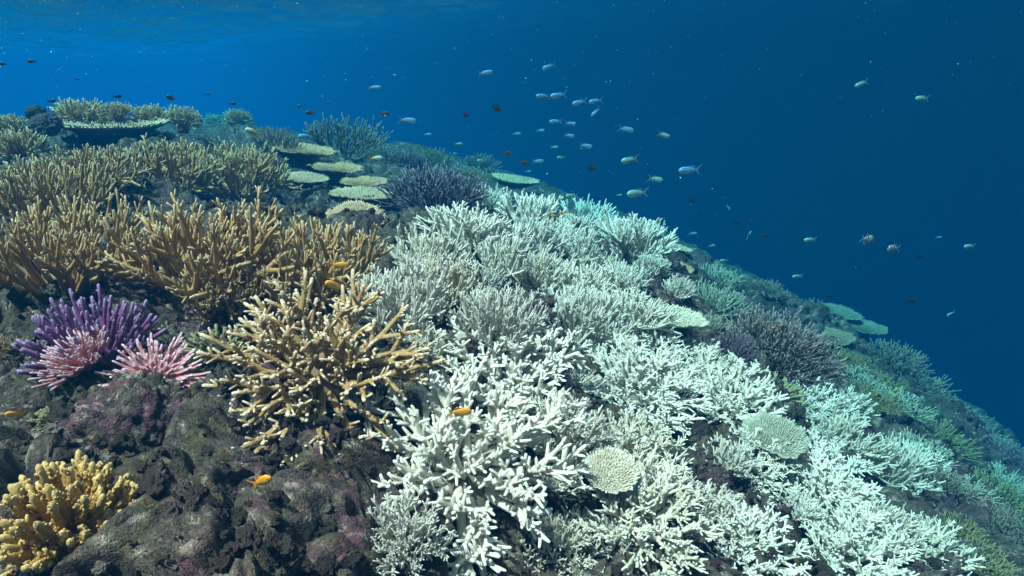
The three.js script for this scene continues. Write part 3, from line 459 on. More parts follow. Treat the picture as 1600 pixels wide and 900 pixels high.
// tan, brown and coloured colonies of the left side
const TAN = 'tan staghorn colonies on the left of the reef';
for (const [k, px, py, w, label, o] of [
  ['open_tan', 488, 705, 320, 'open tan staghorn coral with white-tipped branches in the left foreground', { fit: [325, 460, 665, 752], yaw: 0.6, forked: true, lean: [0.05, 0.82, 0.52] }],
  ['tan1', 318, 425, 300, 'large tan staghorn coral with thick arching branches, left of centre', { fit: [160, 248, 460, 470] }],
  ['tan0', 478, 430, 230, 'tan staghorn coral with an orange fish at its lower right edge', { fit: [370, 300, 595, 500] }],
  ['thicket', 80, 440, 270, 'dense tan thicket of upright fingers at the left edge above the purple coral', { fit: [-60, 295, 225, 452] }],
  ['thicket', 40, 345, 220, 'thicket of gold-tan fingers at the left edge, behind the dense upright one', { fit: [-60, 245, 180, 350] }],
  ['tan2', 228, 430, 110, 'small brown staghorn coral wedged between the thicket and the large tan colony', { fit: [180, 345, 285, 440] }],
  ['tan0', 352, 478, 150, 'tan staghorn coral low in the middle, its fingers over the pink crusted rock', { fit: [275, 350, 425, 500] }],
  ['tan1', 150, 288, 170, 'greyish tan staghorn coral, leftmost of the row behind the large tan colony', { fit: [65, 195, 230, 300] }],
  ['tan0', 262, 286, 170, 'tan staghorn coral in the middle of the row behind the large tan colony', { fit: [185, 192, 345, 300] }],
  ['tan1', 372, 302, 170, 'tan staghorn coral at the right end of the row, beside the table corals', { fit: [295, 200, 458, 310] }],
  ['fartan0', 30, 250, 85, 'tan coral mound at the left edge below the far knob', { fit: [-25, 203, 78, 250] }],
  ['fartan1', 15, 204, 70, 'small tan coral mound at the upper left edge of the reef', { minPy: 203, fit: [-30, 170, 48, 212] }],
  ['fartan0', 128, 192, 95, 'leftmost tan coral cushion on the far crest', { minPy: 203, fit: [83, 154, 170, 190] }],
  ['fartan1', 190, 192, 66, 'second tan coral cushion from the left on the far crest', { minPy: 203, fit: [160, 160, 215, 186] }],
  ['fartan0', 238, 194, 64, 'third tan coral cushion from the left on the far crest', { minPy: 203, fit: [212, 160, 266, 190] }],
  ['fartan1', 297, 202, 70, 'tallest rounded tan coral cushion on the far crest', { minPy: 203, fit: [262, 160, 325, 200] }],
  ['fartan0', 340, 204, 52, 'small tan cushion just right of the tallest one on the crest', { minPy: 203, fit: [318, 169, 362, 200] }],
  ['fartan1', 372, 212, 54, 'last pale tan cushion on the crest, above the right end of the tan row', { minPy: 203, fit: [350, 184, 395, 212] }],
  ['fartan0', 212, 212, 60, 'low tan coral in front of the pale flat table on the crest', { fit: [185, 185, 240, 215] }],
  ['fartan1', 120, 350, 100, 'tan coral with pale lumps behind the left thicket', { sy: 0.9 }],
  ['tan2', 10, 560, 70, 'brown coral tip poking in at the left edge beside the purple coral', { sy: 0.9 }],
  ['tan2', 545, 440, 110, 'brown staghorn branches in the shade right of the orange fish', { sy: 0.9 }],
]) place(k, px, py, w, 'staghorn_coral', label, { group: TAN, merged: k.startsWith('far'), ...o });
place('finger', 142, 560, 205, 'finger_coral', 'purple finger coral with lavender tips above the pink corals', { fit: [30, 433, 247, 580], tilt: 0.2 });
place('cushion', 120, 628, 112, 'cushion_coral', 'small pink spiky coral, left of the two pink ones', { fit: [62, 548, 172, 645], lean: [-0.25, 0.9, 0.4], rise: 0.04 });
place('cushion', 238, 622, 155, 'cushion_coral', 'larger pink spiky coral, right of the two pink ones', { fit: [155, 540, 320, 642], lean: [0.3, 0.85, 0.45], rise: 0.07 });
place('knobbly', 88, 850, 210, 'knobby_coral', 'mustard yellow knobby coral in the bottom left corner', { fit: [-10, 698, 205, 890], tilt: 0.3 });
const OL = 'small olive coral clumps';
for (const [px, py, w, label] of [[262, 522, 70, 'olive coral clump right of the purple finger coral'], [345, 572, 85, 'olive coral clump left of the open tan staghorn'], [1195, 622, 85, 'olive coral clump under the dark brown bush'], [100, 690, 60, 'olive clump under the small pink coral'], [770, 530, 50, 'olive clump in the rubble gap below the lone white coral']]) place('turf', px, py, w, 'encrusting_coral', label, { group: OL, merged: true });

// plates
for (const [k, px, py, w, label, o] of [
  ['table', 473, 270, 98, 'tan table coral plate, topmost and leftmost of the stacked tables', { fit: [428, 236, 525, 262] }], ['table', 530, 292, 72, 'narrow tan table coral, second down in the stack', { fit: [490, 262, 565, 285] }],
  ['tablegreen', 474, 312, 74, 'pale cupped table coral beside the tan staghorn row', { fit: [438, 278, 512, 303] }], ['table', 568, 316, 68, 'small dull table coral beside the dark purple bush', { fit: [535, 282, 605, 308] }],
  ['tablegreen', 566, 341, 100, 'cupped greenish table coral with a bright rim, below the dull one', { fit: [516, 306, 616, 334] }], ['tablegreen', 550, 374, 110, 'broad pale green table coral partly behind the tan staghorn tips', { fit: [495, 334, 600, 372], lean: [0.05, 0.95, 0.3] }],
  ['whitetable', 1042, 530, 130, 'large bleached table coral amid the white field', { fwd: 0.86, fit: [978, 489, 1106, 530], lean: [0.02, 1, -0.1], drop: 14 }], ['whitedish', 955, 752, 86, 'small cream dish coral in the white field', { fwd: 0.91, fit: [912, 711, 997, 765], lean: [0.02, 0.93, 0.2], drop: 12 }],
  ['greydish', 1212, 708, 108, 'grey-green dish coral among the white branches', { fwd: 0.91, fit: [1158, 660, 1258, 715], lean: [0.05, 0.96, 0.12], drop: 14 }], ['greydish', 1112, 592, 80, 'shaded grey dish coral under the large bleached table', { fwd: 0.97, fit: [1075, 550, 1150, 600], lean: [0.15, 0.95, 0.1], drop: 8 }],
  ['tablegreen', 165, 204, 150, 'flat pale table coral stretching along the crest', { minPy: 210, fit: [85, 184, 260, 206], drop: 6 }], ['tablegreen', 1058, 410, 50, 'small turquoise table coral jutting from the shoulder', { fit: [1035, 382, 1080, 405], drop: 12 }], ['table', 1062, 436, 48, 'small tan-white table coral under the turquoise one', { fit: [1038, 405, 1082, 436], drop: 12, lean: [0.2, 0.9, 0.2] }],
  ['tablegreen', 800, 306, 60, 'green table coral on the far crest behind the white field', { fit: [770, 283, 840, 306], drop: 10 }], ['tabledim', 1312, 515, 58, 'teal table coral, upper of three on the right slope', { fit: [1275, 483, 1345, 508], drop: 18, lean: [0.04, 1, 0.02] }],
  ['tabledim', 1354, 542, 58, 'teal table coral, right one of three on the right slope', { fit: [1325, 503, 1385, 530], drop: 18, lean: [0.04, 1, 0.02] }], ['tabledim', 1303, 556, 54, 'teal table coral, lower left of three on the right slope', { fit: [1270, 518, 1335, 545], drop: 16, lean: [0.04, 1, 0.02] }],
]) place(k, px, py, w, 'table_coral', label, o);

// bushy corals
for (const [k, px, py, w, label, o] of [
  ['slate', 682, 325, 160, 'dark purple-grey bushy coral behind the white field', { fit: [598, 260, 760, 332] }], ['umber', 1225, 598, 185, 'big dark brown bushy coral with an orange fish on top', { fit: [1120, 487, 1312, 612] }], ['slate', 1150, 555, 90, 'dark purple bush leaning on the big dark brown one', { fit: [1108, 505, 1190, 565] }],
  ['greytan', 530, 244, 150, 'blue-grey bushy coral on the crest, above the table corals', { fit: [460, 183, 605, 248] }], ['greytan', 430, 240, 95, 'blue-grey bush behind the right end of the tan row', { fit: [395, 190, 475, 242] }], ['slate', 640, 262, 70, 'small dark bush left of the greenish crest bush', { fit: [605, 232, 670, 268] }],
  ['olive', 670, 256, 80, 'greenish bush on the crest behind the dark purple one', { fit: [630, 228, 705, 264] }], ['palebush', 1130, 478, 95, 'turquoise bush on the brink, upslope of the big dark brown bush', { fit: [1085, 438, 1180, 492] }], ['palebush', 1112, 446, 75, 'green bush above the turquoise one at the brink', { fit: [1085, 415, 1160, 452] }],
  ['palebush', 1120, 512, 58, 'small turquoise bush behind the large bleached table', { fit: [1085, 483, 1145, 518] }], ['olive', 735, 285, 70, 'dim olive bush on the far crest', {}], ['greytan', 600, 262, 70, 'dim bush between the table corals and the crest', {}], ['greytan', 750, 268, 60, 'dim blue bush farthest along the crest', {}],
]) place(k, px, py, w, 'bushy_coral', label, { merged: !['slate', 'umber'].includes(k), ...o });
{ // corals of the lower right slope, fading into blue
  for (const [k, px, py, w, label] of [
    ['greytan', 1382, 585, 90, 'dim teal bush right of the three teal tables'], ['greytan', 1425, 612, 110, 'wide dim teal bush on the outer skyline of the slope'], ['olive', 1455, 690, 130, 'yellow-green bush on the teal slope near the yellow fish'], ['palebush', 1390, 650, 90, 'pale teal bush beside the yellow fish'],
    ['palebush', 1330, 605, 80, 'pale teal bush right of the big dark brown bush'], ['olive', 1345, 650, 80, 'teal bush above the right edge of the white field'], ['olive', 1500, 730, 110, 'green bush below the yellow-green one on the slope'], ['palebush', 1420, 730, 90, 'teal bush just outside the right edge of the white field'],
    ['olive', 1540, 790, 120, 'teal bush at the lower right, near the picture edge'], ['palebush', 1485, 790, 80, 'pale teal tuft right of the outermost white coral'], ['greytan', 1560, 850, 110, 'dim bush in the bottom right corner'], ['greytan', 1500, 650, 90, 'dim bush low on the outer skyline'],
    ['palebush', 1290, 640, 60, 'little pale teal tuft below the big dark brown bush'], ['greytan', 1270, 500, 70, 'dim bush behind the big dark brown bush'], ['greytan', 1190, 470, 60, 'dim bush on the skyline between turquoise bush and dark brown bush'], ['olive', 1530, 900, 110, 'dim green bush at the bottom edge, right of the white field'],
    ['slate', 1580, 740, 90, 'dark bush at the right edge of the picture'], ['greytan', 1465, 625, 70, 'dim bush on the skyline between the wide teal one and the right edge'],
    ['olive', 1310, 580, 70, 'dim teal bush just below the three teal tables'], ['olive', 1370, 615, 75, 'dim bush left of the yellow fish'], ['greytan', 1420, 665, 80, 'dim bush right of the yellow fish'], ['greytan', 1380, 700, 70, 'dim tuft between the white field and the yellow-green bush'], ['greytan', 1540, 700, 90, 'dim bush right of the yellow-green bush'],
    ['palebush', 1555, 760, 80, 'dim pale bush near the right edge, below the skyline'], ['greytan', 1450, 770, 80, 'dim tuft between the white field edge and the green bush'], ['olive', 1495, 850, 90, 'dim olive bush right of the rightmost white corals'], ['olive', 1590, 820, 90, 'dim olive bush cut by the right edge'], ['greytan', 1240, 480, 60, 'dim bush above the big dark brown bush on the skyline'], ['greytan', 1160, 440, 60, 'dim bush on the skyline right of the green bush'],
  ]) place(k, px, py, w, 'bushy_coral', label, { merged: true, sy: 0.85, group: 'bushes on the blue right slope' });
}

// ---------------------------------------------------------------- rocks and rubble
const rockShapes = [1, 2, 3].map((seed) => {
  const g = new THREE.IcosahedronGeometry(1, 24), p = g.attributes.position, C = [], T = [];
  for (let i = 0; i < p.count; i++) {
    const x = p.getX(i), y = p.getY(i), z = p.getZ(i), s = seed * 13.7;
    const w = 0.72 + 0.3 * fbm(x * 1.4 + s, y * 1.4, z * 1.4) + 0.24 * knobs(x * 1.9 + s, y * 1.9, z * 1.9) + 0.12 * knobs(x * 5 + s, y * 5, z * 5) + 0.08 * knobs(x * 12, y * 12 + s, z * 12);
    p.setXYZ(i, x * w, y * w * 0.8, z * w); C.push(...crust(x * 0.13 + s, y * 0.13, z * 0.13));
  }
  for (let i = 0; i < p.count; i += 3) { // each face takes its grain from the side it faces
    const a = V().fromBufferAttribute(p, i), n = V().fromBufferAttribute(p, i + 1).sub(a).cross(V().fromBufferAttribute(p, i + 2).sub(a)), ax = Math.abs(n.x), ay = Math.abs(n.y), az = Math.abs(n.z);
    for (let k = 0; k < 3; k++) { const x = p.getX(i + k) * 0.13, y = p.getY(i + k) * 0.13, z = p.getZ(i + k) * 0.13; T.push(...(ax > ay && ax > az ? [y, z] : ay > az ? [x, z] : [x, y])); }
  }
  g.setAttribute('color', new THREE.Float32BufferAttribute(C, 3)); g.setAttribute('uv', new THREE.Float32BufferAttribute(T, 2)); return smooth(g);
});
{
  let i = 0; const R = rng(31);
  for (const [px, py, w, label, up = 0] of [
    [340, 800, 190, 'knobby pink-crusted rock at the bottom, right of the mustard coral'], [290, 880, 170, 'dark crusted rock at the bottom edge, right of the mustard coral'], [448, 815, 150, 'knobby rock under the orange fish in the left foreground'],
    [215, 690, 190, 'overhanging rock below the two pink corals', 0.02], [60, 655, 110, 'lumpy rock at the left below the small pink coral'], [40, 715, 90, 'crusted rock just above the mustard coral'], [500, 880, 120, 'rock at the bottom edge, left of the biggest white colony'],
    [265, 590, 110, 'rock behind the larger pink coral'], [330, 520, 120, 'pink-crusted rock under the low tan staghorn'], [200, 470, 90, 'rock between the purple coral and the brown staghorn'], [590, 640, 110, 'rock showing between the open tan staghorn and the white corals'],
    [1092, 722, 62, 'dark knobby rock, upper of two in the lower white field'], [1112, 752, 58, 'dark knobby rock, lower of two in the lower white field'], [922, 792, 46, 'round knob of dead coral left of the small cream dish'], [830, 490, 90, 'rock in the rubble gap between white colonies'], [730, 560, 90, 'rock in the lower rubble gap above the tall white coral'],
    [600, 400, 90, 'rock right of the broad pale green table'], [640, 360, 70, 'rock between the greenish tables and the broad bleached coral'], [1190, 640, 70, 'rock under the olive clump beside the brown bush'], [870, 590, 80, 'rock at the right end of the lower rubble gap'], [1090, 470, 60, 'rock behind the tiny white coral at the brink'],
    [75, 218, 44, 'dark round coral knob near the left end of the crest', 0.1], [62, 200, 26, 'small dark knob behind the larger round one on the crest', 0.12], [905, 640, 80, 'rock left of the central bleached coral'], [150, 760, 130, 'dark rock behind the mustard coral'],
  ]) {
    const [p, d] = onReef(px, py), s = (w * d) / F / 1.9, m = new THREE.Mesh(rockShapes[i++ % 3], rockMat); m.position.set(p.x, p.y + up - s * 0.1, p.z); m.rotation.set(R() * 0.6, R() * 6.28, R() * 0.6); m.scale.set(s, s * 0.85, s);
    addThing(m, 'reef_rock', label, 'rock', 'crusted rocks between the corals');
  }
}
{ // broken coral lying in the gaps
  const R = rng(44), lump = new THREE.IcosahedronGeometry(1, 5), p = lump.attributes.position;
  for (let i = 0; i < p.count; i++) { const x = p.getX(i), y = p.getY(i), z = p.getZ(i), w = 0.45 + 0.5 * knobs(x * 1.5, y * 1.5, z * 1.5) + 0.35 * knobs(x * 3.4 + 7, y * 3.4, z * 3.4) + 0.3 * noise3(x * 1.6 + 4, y * 1.6, z * 1.6); p.setXYZ(i, x * w * 1.25, y * w * 0.75, z * w); }
  smooth(lump); const shapes = [lump];
  for (let v = 0; v < 2; v++) { const S = new Shape(), c = run(V(-1.6, 0, 0), V(1, 0.1, 0).normalize(), 3.2, 0.5, 0.34, 5, 0.2, 0.3, R); S.tube(c.pts, 7, () => [1, 1, 1], 1); for (let q = 0; q < 2 + v; q++) { const s = sampleRun(c, 0.3 + 0.5 * R()), b = run(s.P, aside(s.D, 0.9, R() * 6.28), 1.3, 0.36, 0.24, 3, 0, 0.2, R); S.tube(b.pts, 6, () => [1, 1, 1], 2); } const g = S.geometry(); g.deleteAttribute('color'); shapes.push(g); }
  const grain = rockBump.clone(); grain.repeat.set(1.2, 1.2); const speck = rockMap.clone(); speck.repeat.set(0.7, 0.7);
  const mat = new THREE.MeshStandardMaterial({ roughness: 0.85, bumpMap: grain, bumpScale: 0.1, map: speck, color: new THREE.Color().setRGB(1.5, 1.5, 1.5) }), M = new THREE.Matrix4(), Q = new THREE.Quaternion(), col = new THREE.Color();
  shapes.forEach((g, v) => {
    const n = v ? 1100 : 2000, im = new THREE.InstancedMesh(g, mat, n);
    for (let i = 0; i < n; i++) {
      const d = 0.7 + 4.6 * Math.pow(R(), 1.4), a = -0.75 + 1.5 * R(), q = V(Math.sin(a) * d, 0, -Math.cos(a) * d).applyAxisAngle(UP, YAW), x = q.x, z = q.z, y = ground(x, z), nn = slopeAt(x, z), h = relief(x, z, y, 1 - sstep(Math.hypot(x, z), 4.5, 7));
      const s = (v ? 0.0065 : 0.006 + 0.02 * R() * R()) * (0.7 + 0.7 * R()) * (0.8 + 0.12 * d);
      Q.setFromEuler(new THREE.Euler(v ? (R() - 0.5) * 0.9 : R() * 6, R() * 6.28, v ? (R() - 0.5) * 0.9 : R() * 6));
      im.setMatrixAt(i, M.compose(V(x + nn.x * h, y + nn.y * h + s * 0.2, z + nn.z * h), Q, V(s, s, s)));
      const c = crust(x * 1.7 + i, y, z), k = v ? 1.9 : 1.5; im.setColorAt(i, col.setRGB(c[0] * k, c[1] * k, c[2] * k));
    }
    im.name = v ? (v > 1 ? 'coral_rubble_002' : 'coral_rubble_001') : 'coral_rubble'; im.userData = { kind: 'stuff', label: ['crusted rubble lumps strewn between the corals', 'broken coral sticks lying between the corals', 'forked dead coral pieces lying between the corals'][v], category: 'rubble' }; scene.add(shade(im));
  });
}

// ---------------------------------------------------------------- fish
function fishKind(o) {
  const n = 18, m = 14, P = [], C = [], I = [], H = o.h, Wd = o.w;
  const half = (t) => Math.pow(Math.max(0, Math.sin(Math.PI * Math.pow(t, o.belly ?? 0.66))), 0.85) + (o.stem ?? 0.16) * sstep(t, 0.6, 1); // t = 0 nose, 1 tail root
  for (let k = 0; k <= n; k++) {
    const t = k / n, x = 0.5 - 0.78 * t, hh = Math.max(0.004, H * 0.5 * half(Math.min(1, t))), ww = Math.max(0.003, Wd * 0.5 * Math.pow(Math.max(0, half(t)), 0.9) * (1 - 0.5 * t));
    for (let j = 0; j < m; j++) { const a = (j / m) * 6.2832, y = Math.sin(a), z = Math.cos(a); P.push(x, y * hh + (o.arch ?? 0.02) * H * (1 - t), z * ww); C.push(...o.colour(t, y)); }
  }
  for (let k = 0; k < n; k++) for (let j = 0; j < m; j++) { const a = k * m + j, b = k * m + (j + 1) % m; I.push(a, b, a + m, b, b + m, a + m); }
  const nose = P.length / 3; P.push(0.505, 0.01 * H, 0); C.push(...o.colour(0, 0)); const tail = nose + 1; P.push(-0.285, 0, 0); C.push(...o.colour(1, 0));
  for (let j = 0; j < m; j++) { I.push(nose, (j + 1) % m, j); I.push(tail, n * m + j, n * m + (j + 1) % m); }
  const g = new THREE.BufferGeometry(); g.setAttribute('position', new THREE.Float32BufferAttribute(P, 3)); g.setAttribute('color', new THREE.Float32BufferAttribute(C, 3)); g.setIndex(I); g.computeVertexNormals();
  const fin = (pts, th = 0.008) => { const s = new THREE.Shape(); s.moveTo(...pts[0]); for (let i = 1; i < pts.length; i++) s.lineTo(...pts[i]); const e = new THREE.ExtrudeGeometry(s, { depth: th, bevelEnabled: false }); e.translate(0, 0, -th / 2); return e; };
  const S = o.fork ?? 0.5, th = (o.tail ?? 0.15) * 1.25, mat = new THREE.MeshPhysicalMaterial({ vertexColors: true, roughness: 0.38, clearcoat: 0.25 }), fm = new THREE.MeshPhysicalMaterial({ color: new THREE.Color().setRGB(...o.fin), roughness: 0.55, transmission: 0.25, side: THREE.DoubleSide });
  return { body: g, mat, fm, em: new THREE.MeshStandardMaterial({ color: new THREE.Color().setRGB(0.01, 0.01, 0.015), roughness: 0.15 }),
    tail_fin: fin([[-0.24, 0.025], [-0.36, th * 0.6], [-0.56, th * 1.2], [-0.5 + 0.1 * S, th * 0.5], [-0.44 + 0.08 * S, 0], [-0.5 + 0.1 * S, -th * 0.5], [-0.56, -th * 1.2], [-0.36, -th * 0.6], [-0.24, -0.025]]),
    dorsal_fin: fin([[0.2, H * 0.43], [0.12, H * 0.55], [-0.05, H * 0.62], [-0.17, H * 0.6], [-0.22, H * 0.35], [-0.2, H * 0.15], [0, H * 0.38]]), anal_fin: fin([[0.0, -H * 0.4], [-0.08, -H * 0.58], [-0.18, -H * 0.56], [-0.22, -H * 0.32], [-0.2, -H * 0.12]]),
    pelvic_fin: fin([[0.16, -H * 0.4], [0.06, -H * 0.68], [0.06, -H * 0.38]]), pectoral_fin: fin([[0.22, 0.0], [0.1, 0.05], [0.06, -0.02], [0.12, -0.06]]), eye: new THREE.SphereGeometry(0.03, 12, 8), pupil: new THREE.SphereGeometry(0.02, 10, 8), iris: new THREE.MeshStandardMaterial({ color: new THREE.Color().setRGB(0.4, 0.33, 0.2), roughness: 0.25 }), H, Wd };
}
function addFish(k, name, label, px, py, len, d, { left = false, turn = 0.3, pitch = 0, group, category = 'fish', plain = false } = {}) {
  const G = new THREE.Group(), s = (len * d) / F / Math.cos(turn), p = at(px, py, d);
  part('body', k.body, k.mat, G); part('tail_fin', k.tail_fin, k.fm, G);
  if (!plain) {
    part('dorsal_fin', k.dorsal_fin, k.fm, G); part('anal_fin', k.anal_fin, k.fm, G); part('pelvic_fin', k.pelvic_fin, k.fm, G);
    for (const z of [-1, 1]) { const f = part('pectoral_fin', k.pectoral_fin, k.fm, G); f.position.z = z * k.Wd * 0.47; f.rotation.y = z * 0.5; const e = part('eye', k.eye, k.iris, G); e.position.set(0.385, 0.09 * k.H, z * k.Wd * 0.3); part('pupil', k.pupil, k.em, e).position.z = z * 0.014; }
  }
  G.position.copy(p); G.scale.setScalar(s); G.rotation.set(0, YAW + (left ? Math.PI : 0) + turn, pitch, 'YXZ'); return addThing(G, name, label, category, group);
}
const orange = fishKind({ h: 0.36, w: 0.16, colour: (t, y) => blend([0.85, 0.33, 0.015], [0.9, 0.45, 0.05], y > 0 ? 0 : 1), fin: [0.85, 0.38, 0.03], fork: 0.7, tail: 0.16 });
const chromis = fishKind({ h: 0.29, w: 0.15, colour: (t, y) => (y > 0.3 ? [0.04, 0.26, 0.55] : y > -0.35 ? [0.12, 0.46, 0.58] : [0.36, 0.6, 0.62]), fin: [0.15, 0.32, 0.6], fork: 1.1, tail: 0.17 });
const chromisGreen = fishKind({ h: 0.32, w: 0.15, colour: (t, y) => (y > 0.2 ? [0.1, 0.36, 0.32] : [0.3, 0.56, 0.46]), fin: [0.22, 0.4, 0.42], fork: 1.0, tail: 0.16 });
const damsel = fishKind({ h: 0.5, w: 0.17, colour: (t, y) => (y > -0.4 ? [0.018, 0.018, 0.02] : [0.035, 0.035, 0.035]), fin: [0.02, 0.02, 0.022], fork: 0.5, tail: 0.17 });
const brownFish = fishKind({ h: 0.44, w: 0.16, colour: (t, y) => (t > 0.8 ? [0.13, 0.1, 0.03] : [0.045, 0.045, 0.035]), fin: [0.09, 0.08, 0.03], fork: 0.6, tail: 0.16 });
const sergeant = fishKind({ h: 0.56, w: 0.17, colour: (t, y) => (Math.sin(t * 33 - 0.6) > 0.25 && t < 0.93 ? [0.02, 0.025, 0.04] : [0.42, 0.46, 0.4]), fin: [0.3, 0.36, 0.38], fork: 0.8, tail: 0.18 });
const butterfly = fishKind({ h: 0.75, w: 0.14, colour: () => [0.8, 0.6, 0.05], fin: [0.8, 0.62, 0.06], fork: 0.1, tail: 0.14 });
const yellowTail = fishKind({ h: 0.38, w: 0.15, colour: (t) => (t > 0.62 ? [0.8, 0.5, 0.04] : [0.62, 0.62, 0.56]), fin: [0.8, 0.5, 0.05], fork: 0.8, tail: 0.15 });

for (const [px, py, len, d, o, label] of [
  [718, 644, 38, 1.25, { turn: 0.15, pitch: -0.03 }, 'orange fish swimming in front of the tall bleached coral'], [408, 752, 42, 1.02, { turn: -0.2, pitch: 0.5 }, 'orange fish nosing upward above the knobby rock in the left foreground'], [529, 414, 28, 1.75, { turn: 0.2, pitch: -0.1 }, 'orange fish at the lower right of the tan staghorn'],
  [24, 647, 22, 1.2, { left: true, turn: 0.6, pitch: 0.3 }, 'orange fish half hidden at the left edge below the pink corals'], [524, 447, 32, 1.75, { left: true, turn: 0.4, pitch: 0.5 }, 'dim yellow-orange fish in the shade under the tan staghorn'],
]) addFish(orange, 'orange_damselfish', label, px, py, len, d, { ...o, group: 'orange fish close to the reef' });
for (const [px, py, d, label, l] of [[866, 337, 3.2, 'tiny orange fish, left of two over the turquoise corals', 11], [879, 333, 3.2, 'tiny orange fish, right of two over the turquoise corals', 11], [1210, 512, 2.5, 'tiny orange fish over the top of the big dark brown bush', 11], [482, 258, 3.6, 'tiny orange fish under the topmost table coral', 8], [712, 240, 5.0, 'tiny orange fish above the far crest', 7]]) addFish(orange, 'orange_damselfish', label, px, py, l, d, { plain: true, left: l % 2 > 0, group: 'tiny orange fish' });
addFish(yellowTail, 'yellowtail_damselfish', 'pale fish with a yellow tail above the table corals', 587, 248, 22, 3.6, { turn: 0.3 });
addFish(yellowTail, 'yellowtail_damselfish', 'pale and yellow fish at the right end of the tan row', 395, 206, 22, 3.0, { left: true, turn: 0.3, pitch: 0.4 });
addFish(butterfly, 'butterflyfish', 'round yellow fish over the teal slope at the right', 1398, 611, 11, 3.0, { turn: 0.4, plain: true });
addFish(sergeant, 'striped_damselfish', 'striped fish, left and higher of the striped pair', 1355, 374, 25, 2.8, { turn: 0.3, pitch: -0.25 });
addFish(sergeant, 'striped_damselfish', 'striped fish, right and lower of the striped pair', 1396, 389, 23, 2.8, { left: true, turn: 0.25 });
const SCHOOL = 'school of blue and green fish over the drop-off';
for (const [px, py, len, label, o = {}, green = 0] of [
  [758, 114, 24, 'blue fish high over the crest, left of the topmost one', { pitch: 0.15 }], [858, 104, 22, 'topmost pale blue fish of the school, nose down', { left: true, pitch: -0.3 }], [585, 137, 22, 'lone pale fish high above the blue-grey bush', {}], [636, 188, 29, 'pale turquoise fish above the crest bush', { pitch: -0.1 }],
  [848, 150, 22, 'blue fish at the left of the upper row of four', { left: true }], [873, 149, 27, 'brightest pale fish in the upper row of four', { left: true, pitch: -0.1 }], [906, 160, 25, 'third blue fish in the upper row of four', { left: true, pitch: -0.2 }], [931, 158, 23, 'last blue fish in the upper row of four', { left: true, pitch: -0.15 }],
  [931, 175, 19, 'blue fish diving steeply below the upper row', { left: true, pitch: -0.75 }], [869, 190, 22, 'blue fish, left of a close pair under the upper row', { left: true }], [891, 193, 20, 'blue fish, right of a close pair under the upper row', { pitch: -0.1 }], [889, 212, 19, 'blue fish just below the close pair', { pitch: -0.1 }],
  [844, 204, 15, 'dim small blue fish left of the close pair', {}], [807, 209, 15, 'dim small blue fish, leftmost under the school', {}], [915, 228, 23, 'pale fish below the close pair', { pitch: -0.15 }], [866, 230, 14, 'dim fish at the centre below the school', {}, 1], [877, 246, 14, 'dim fish with spread tail at the lower centre', { left: true }, 1],
  [840, 252, 20, 'pale fish right of the two brown ones', {}], [753, 251, 15, 'pale green fish above the far crest', { left: true }, 1], [716, 225, 14, 'dim pale fish behind the crest', {}, 1], [668, 210, 14, 'dim fish above the greenish crest bush', {}], [825, 268, 10, 'small dim fish above the wide turquoise coral', {}, 1],
  [978, 202, 27, 'pale blue fish right of the school, nose to the right', { pitch: -0.2 }], [1037, 211, 22, 'blue-green fish farther right, level with the pale blue one', { pitch: -0.3 }, 1], [984, 250, 28, 'turquoise fish over the drop-off, nose left', { left: true, pitch: -0.15 }, 1], [1078, 266, 38, 'largest bright blue fish over the drop-off', { left: true }],
  [1024, 280, 26, 'green fish between the largest blue and the bright green one', { pitch: -0.2 }, 1], [996, 302, 35, 'bright green fish just above the white field shoulder', { left: true, pitch: -0.05 }, 1], [894, 306, 20, 'pale green fish hovering at the crest of the white field', { left: true }, 1], [967, 305, 11, 'small pale fish behind the bright green one', {}, 1],
  [1033, 342, 13, 'small green fish over the shoulder of the white field', { left: true }, 1], [1082, 365, 16, 'small blue fish off the shoulder', {}, 0], [1112, 384, 12, 'smallest pale fish off the shoulder', {}, 1], [1346, 131, 23, 'green fish high at the right, left of the high pair', { left: true, pitch: -0.35 }, 1], [1441, 154, 25, 'green fish high at the right, right of the high pair', { left: true }, 1],
  [1171, 366, 14, 'pale round fish seen nearly head-on', { turn: 0.95 }, 1], [1266, 375, 22, 'pale green fish left of the striped pair', { left: true }, 1], [1515, 385, 21, 'pale turquoise fish right of the striped pair', { left: true }, 1], [1132, 407, 15, 'green fish above the green bush at the brink', { left: true }, 1], [1246, 432, 18, 'pale fish above the big dark brown bush', { left: true }, 1],
  [1466, 371, 13, 'dim blue fish between the striped pair and the right edge', {}], [1486, 490, 15, 'pale fish far out right over the deep', { left: true, pitch: -0.5 }, 1], [1138, 324, 13, 'small fish with raised tail over the deep', { pitch: -0.8 }], [478, 213, 24, 'bright blue fish over the crest left of the blue-grey bush', { left: true }],
]) addFish(green ? chromisGreen : chromis, 'chromis', label, px, py, len, len > 24 ? 2.1 : len > 18 ? 2.5 : len > 14 ? 3.2 : 4.0, { turn: 0.2, ...o, plain: len < 16, group: SCHOOL });
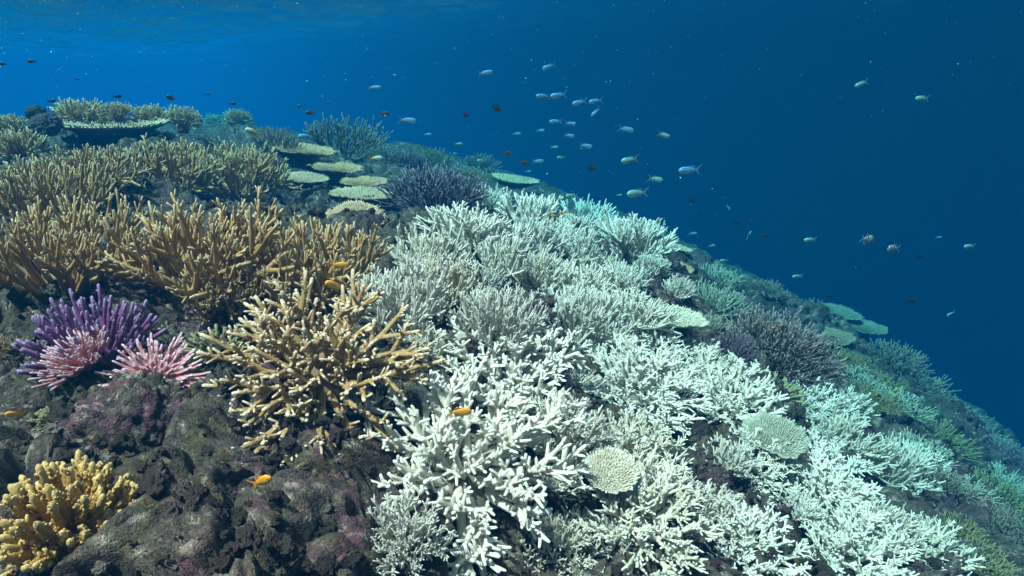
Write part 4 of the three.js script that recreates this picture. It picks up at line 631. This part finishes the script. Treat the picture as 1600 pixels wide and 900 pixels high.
for (const [px, py, len, label, o = {}, br = 0] of [
  [776, 169, 20, 'dark fish nose down left of the upper row', { pitch: -0.5 }], [727, 179, 16, 'dark fish left of the nose-down dark one', { pitch: -0.3 }], [600, 177, 18, 'brown fish above the blue-grey crest bush', { pitch: -0.2 }, 1], [793, 239, 17, 'brown fish, upper of two below the school', { pitch: -0.3 }, 1], [819, 254, 18, 'brown fish, lower of two below the school', { pitch: -0.3 }, 1],
  [924, 263, 19, 'dark fish at the centre, below the pale one', { pitch: -0.3 }], [1080, 313, 15, 'dark fish under the largest bright blue fish', { pitch: -0.4 }], [1150, 348, 14, 'dark fish beside the small fish with raised tail', { pitch: -0.3 }], [1195, 369, 14, 'dark fish right of the pale head-on one', {}], [1437, 401, 16, 'dark fish below and right of the striped pair', {}], [1424, 469, 19, 'dark fish with pale patch far out right', { pitch: -0.2 }],
  [1296, 464, 15, 'dark fish behind the big dark brown bush', {}], [1515, 655, 18, 'dark fish against the dim lower right slope', { pitch: -0.3 }], [1093, 333, 9, 'tiny dark fish below the one under the largest blue fish', { pitch: -0.5 }], [50, 96, 15, 'dark fish high at the left, right of two', { left: true }], [4, 100, 14, 'dark fish high at the left, cut by the edge', { left: true }],
  [80, 158, 15, 'dark fish left of the first crest cushion', {}], [120, 124, 8, 'tiny dim fish high above the crest cushions', {}], [183, 151, 10, 'dim round fish above the second crest cushion', { turn: 0.9 }], [267, 153, 18, 'brown fish nose up above the crest cushions', { left: true, pitch: 0.4 }, 1], [324, 147, 9, 'tiny dark fish above the tallest crest cushion', {}], [363, 162, 13, 'dim fish right of the tallest crest cushion', {}],
  [466, 166, 12, 'small brown fish above the crest, right of the cushions', {}, 1], [485, 176, 17, 'brown fish with yellow tail above the blue-grey bush', { left: true }, 1], [514, 160, 8, 'tiny brown fish high above the blue-grey bush', {}, 1],
]) addFish(br ? brownFish : damsel, br ? 'brown_damselfish' : 'dark_damselfish', label, px, py, len * 0.8, len > 16 ? 2.6 : len > 12 ? 3.4 : 4.4, { turn: 0.2, ...o, plain: len < 16, group: 'dark and brown fish above the reef' });
{ // drifting specks
  const R = rng(99), n = 800, im = new THREE.InstancedMesh(new THREE.IcosahedronGeometry(1, 1), new THREE.MeshStandardMaterial({ color: new THREE.Color().setRGB(0.4, 0.62, 0.68), roughness: 0.7 }), n), M = new THREE.Matrix4(), Q = new THREE.Quaternion();
  for (let i = 0; i < n; i++) { const d = 0.5 + 3.2 * R(), s = (0.0003 + 0.0009 * R() * R() * R()) * (0.6 + 0.45 * d); Q.setFromEuler(new THREE.Euler(R() * 6, R() * 6, 0)); im.setMatrixAt(i, M.compose(at(1600 * Math.pow(R(), 1.3), -30 + 560 * R() * R(), d), Q, V(s, s * 0.7, s * (1 + R())))); }
  im.name = 'plankton'; im.userData = { kind: 'stuff', label: 'pale specks drifting in the water', category: 'plankton' }; scene.add(shade(im));
}
renderer.render(scene, camera);
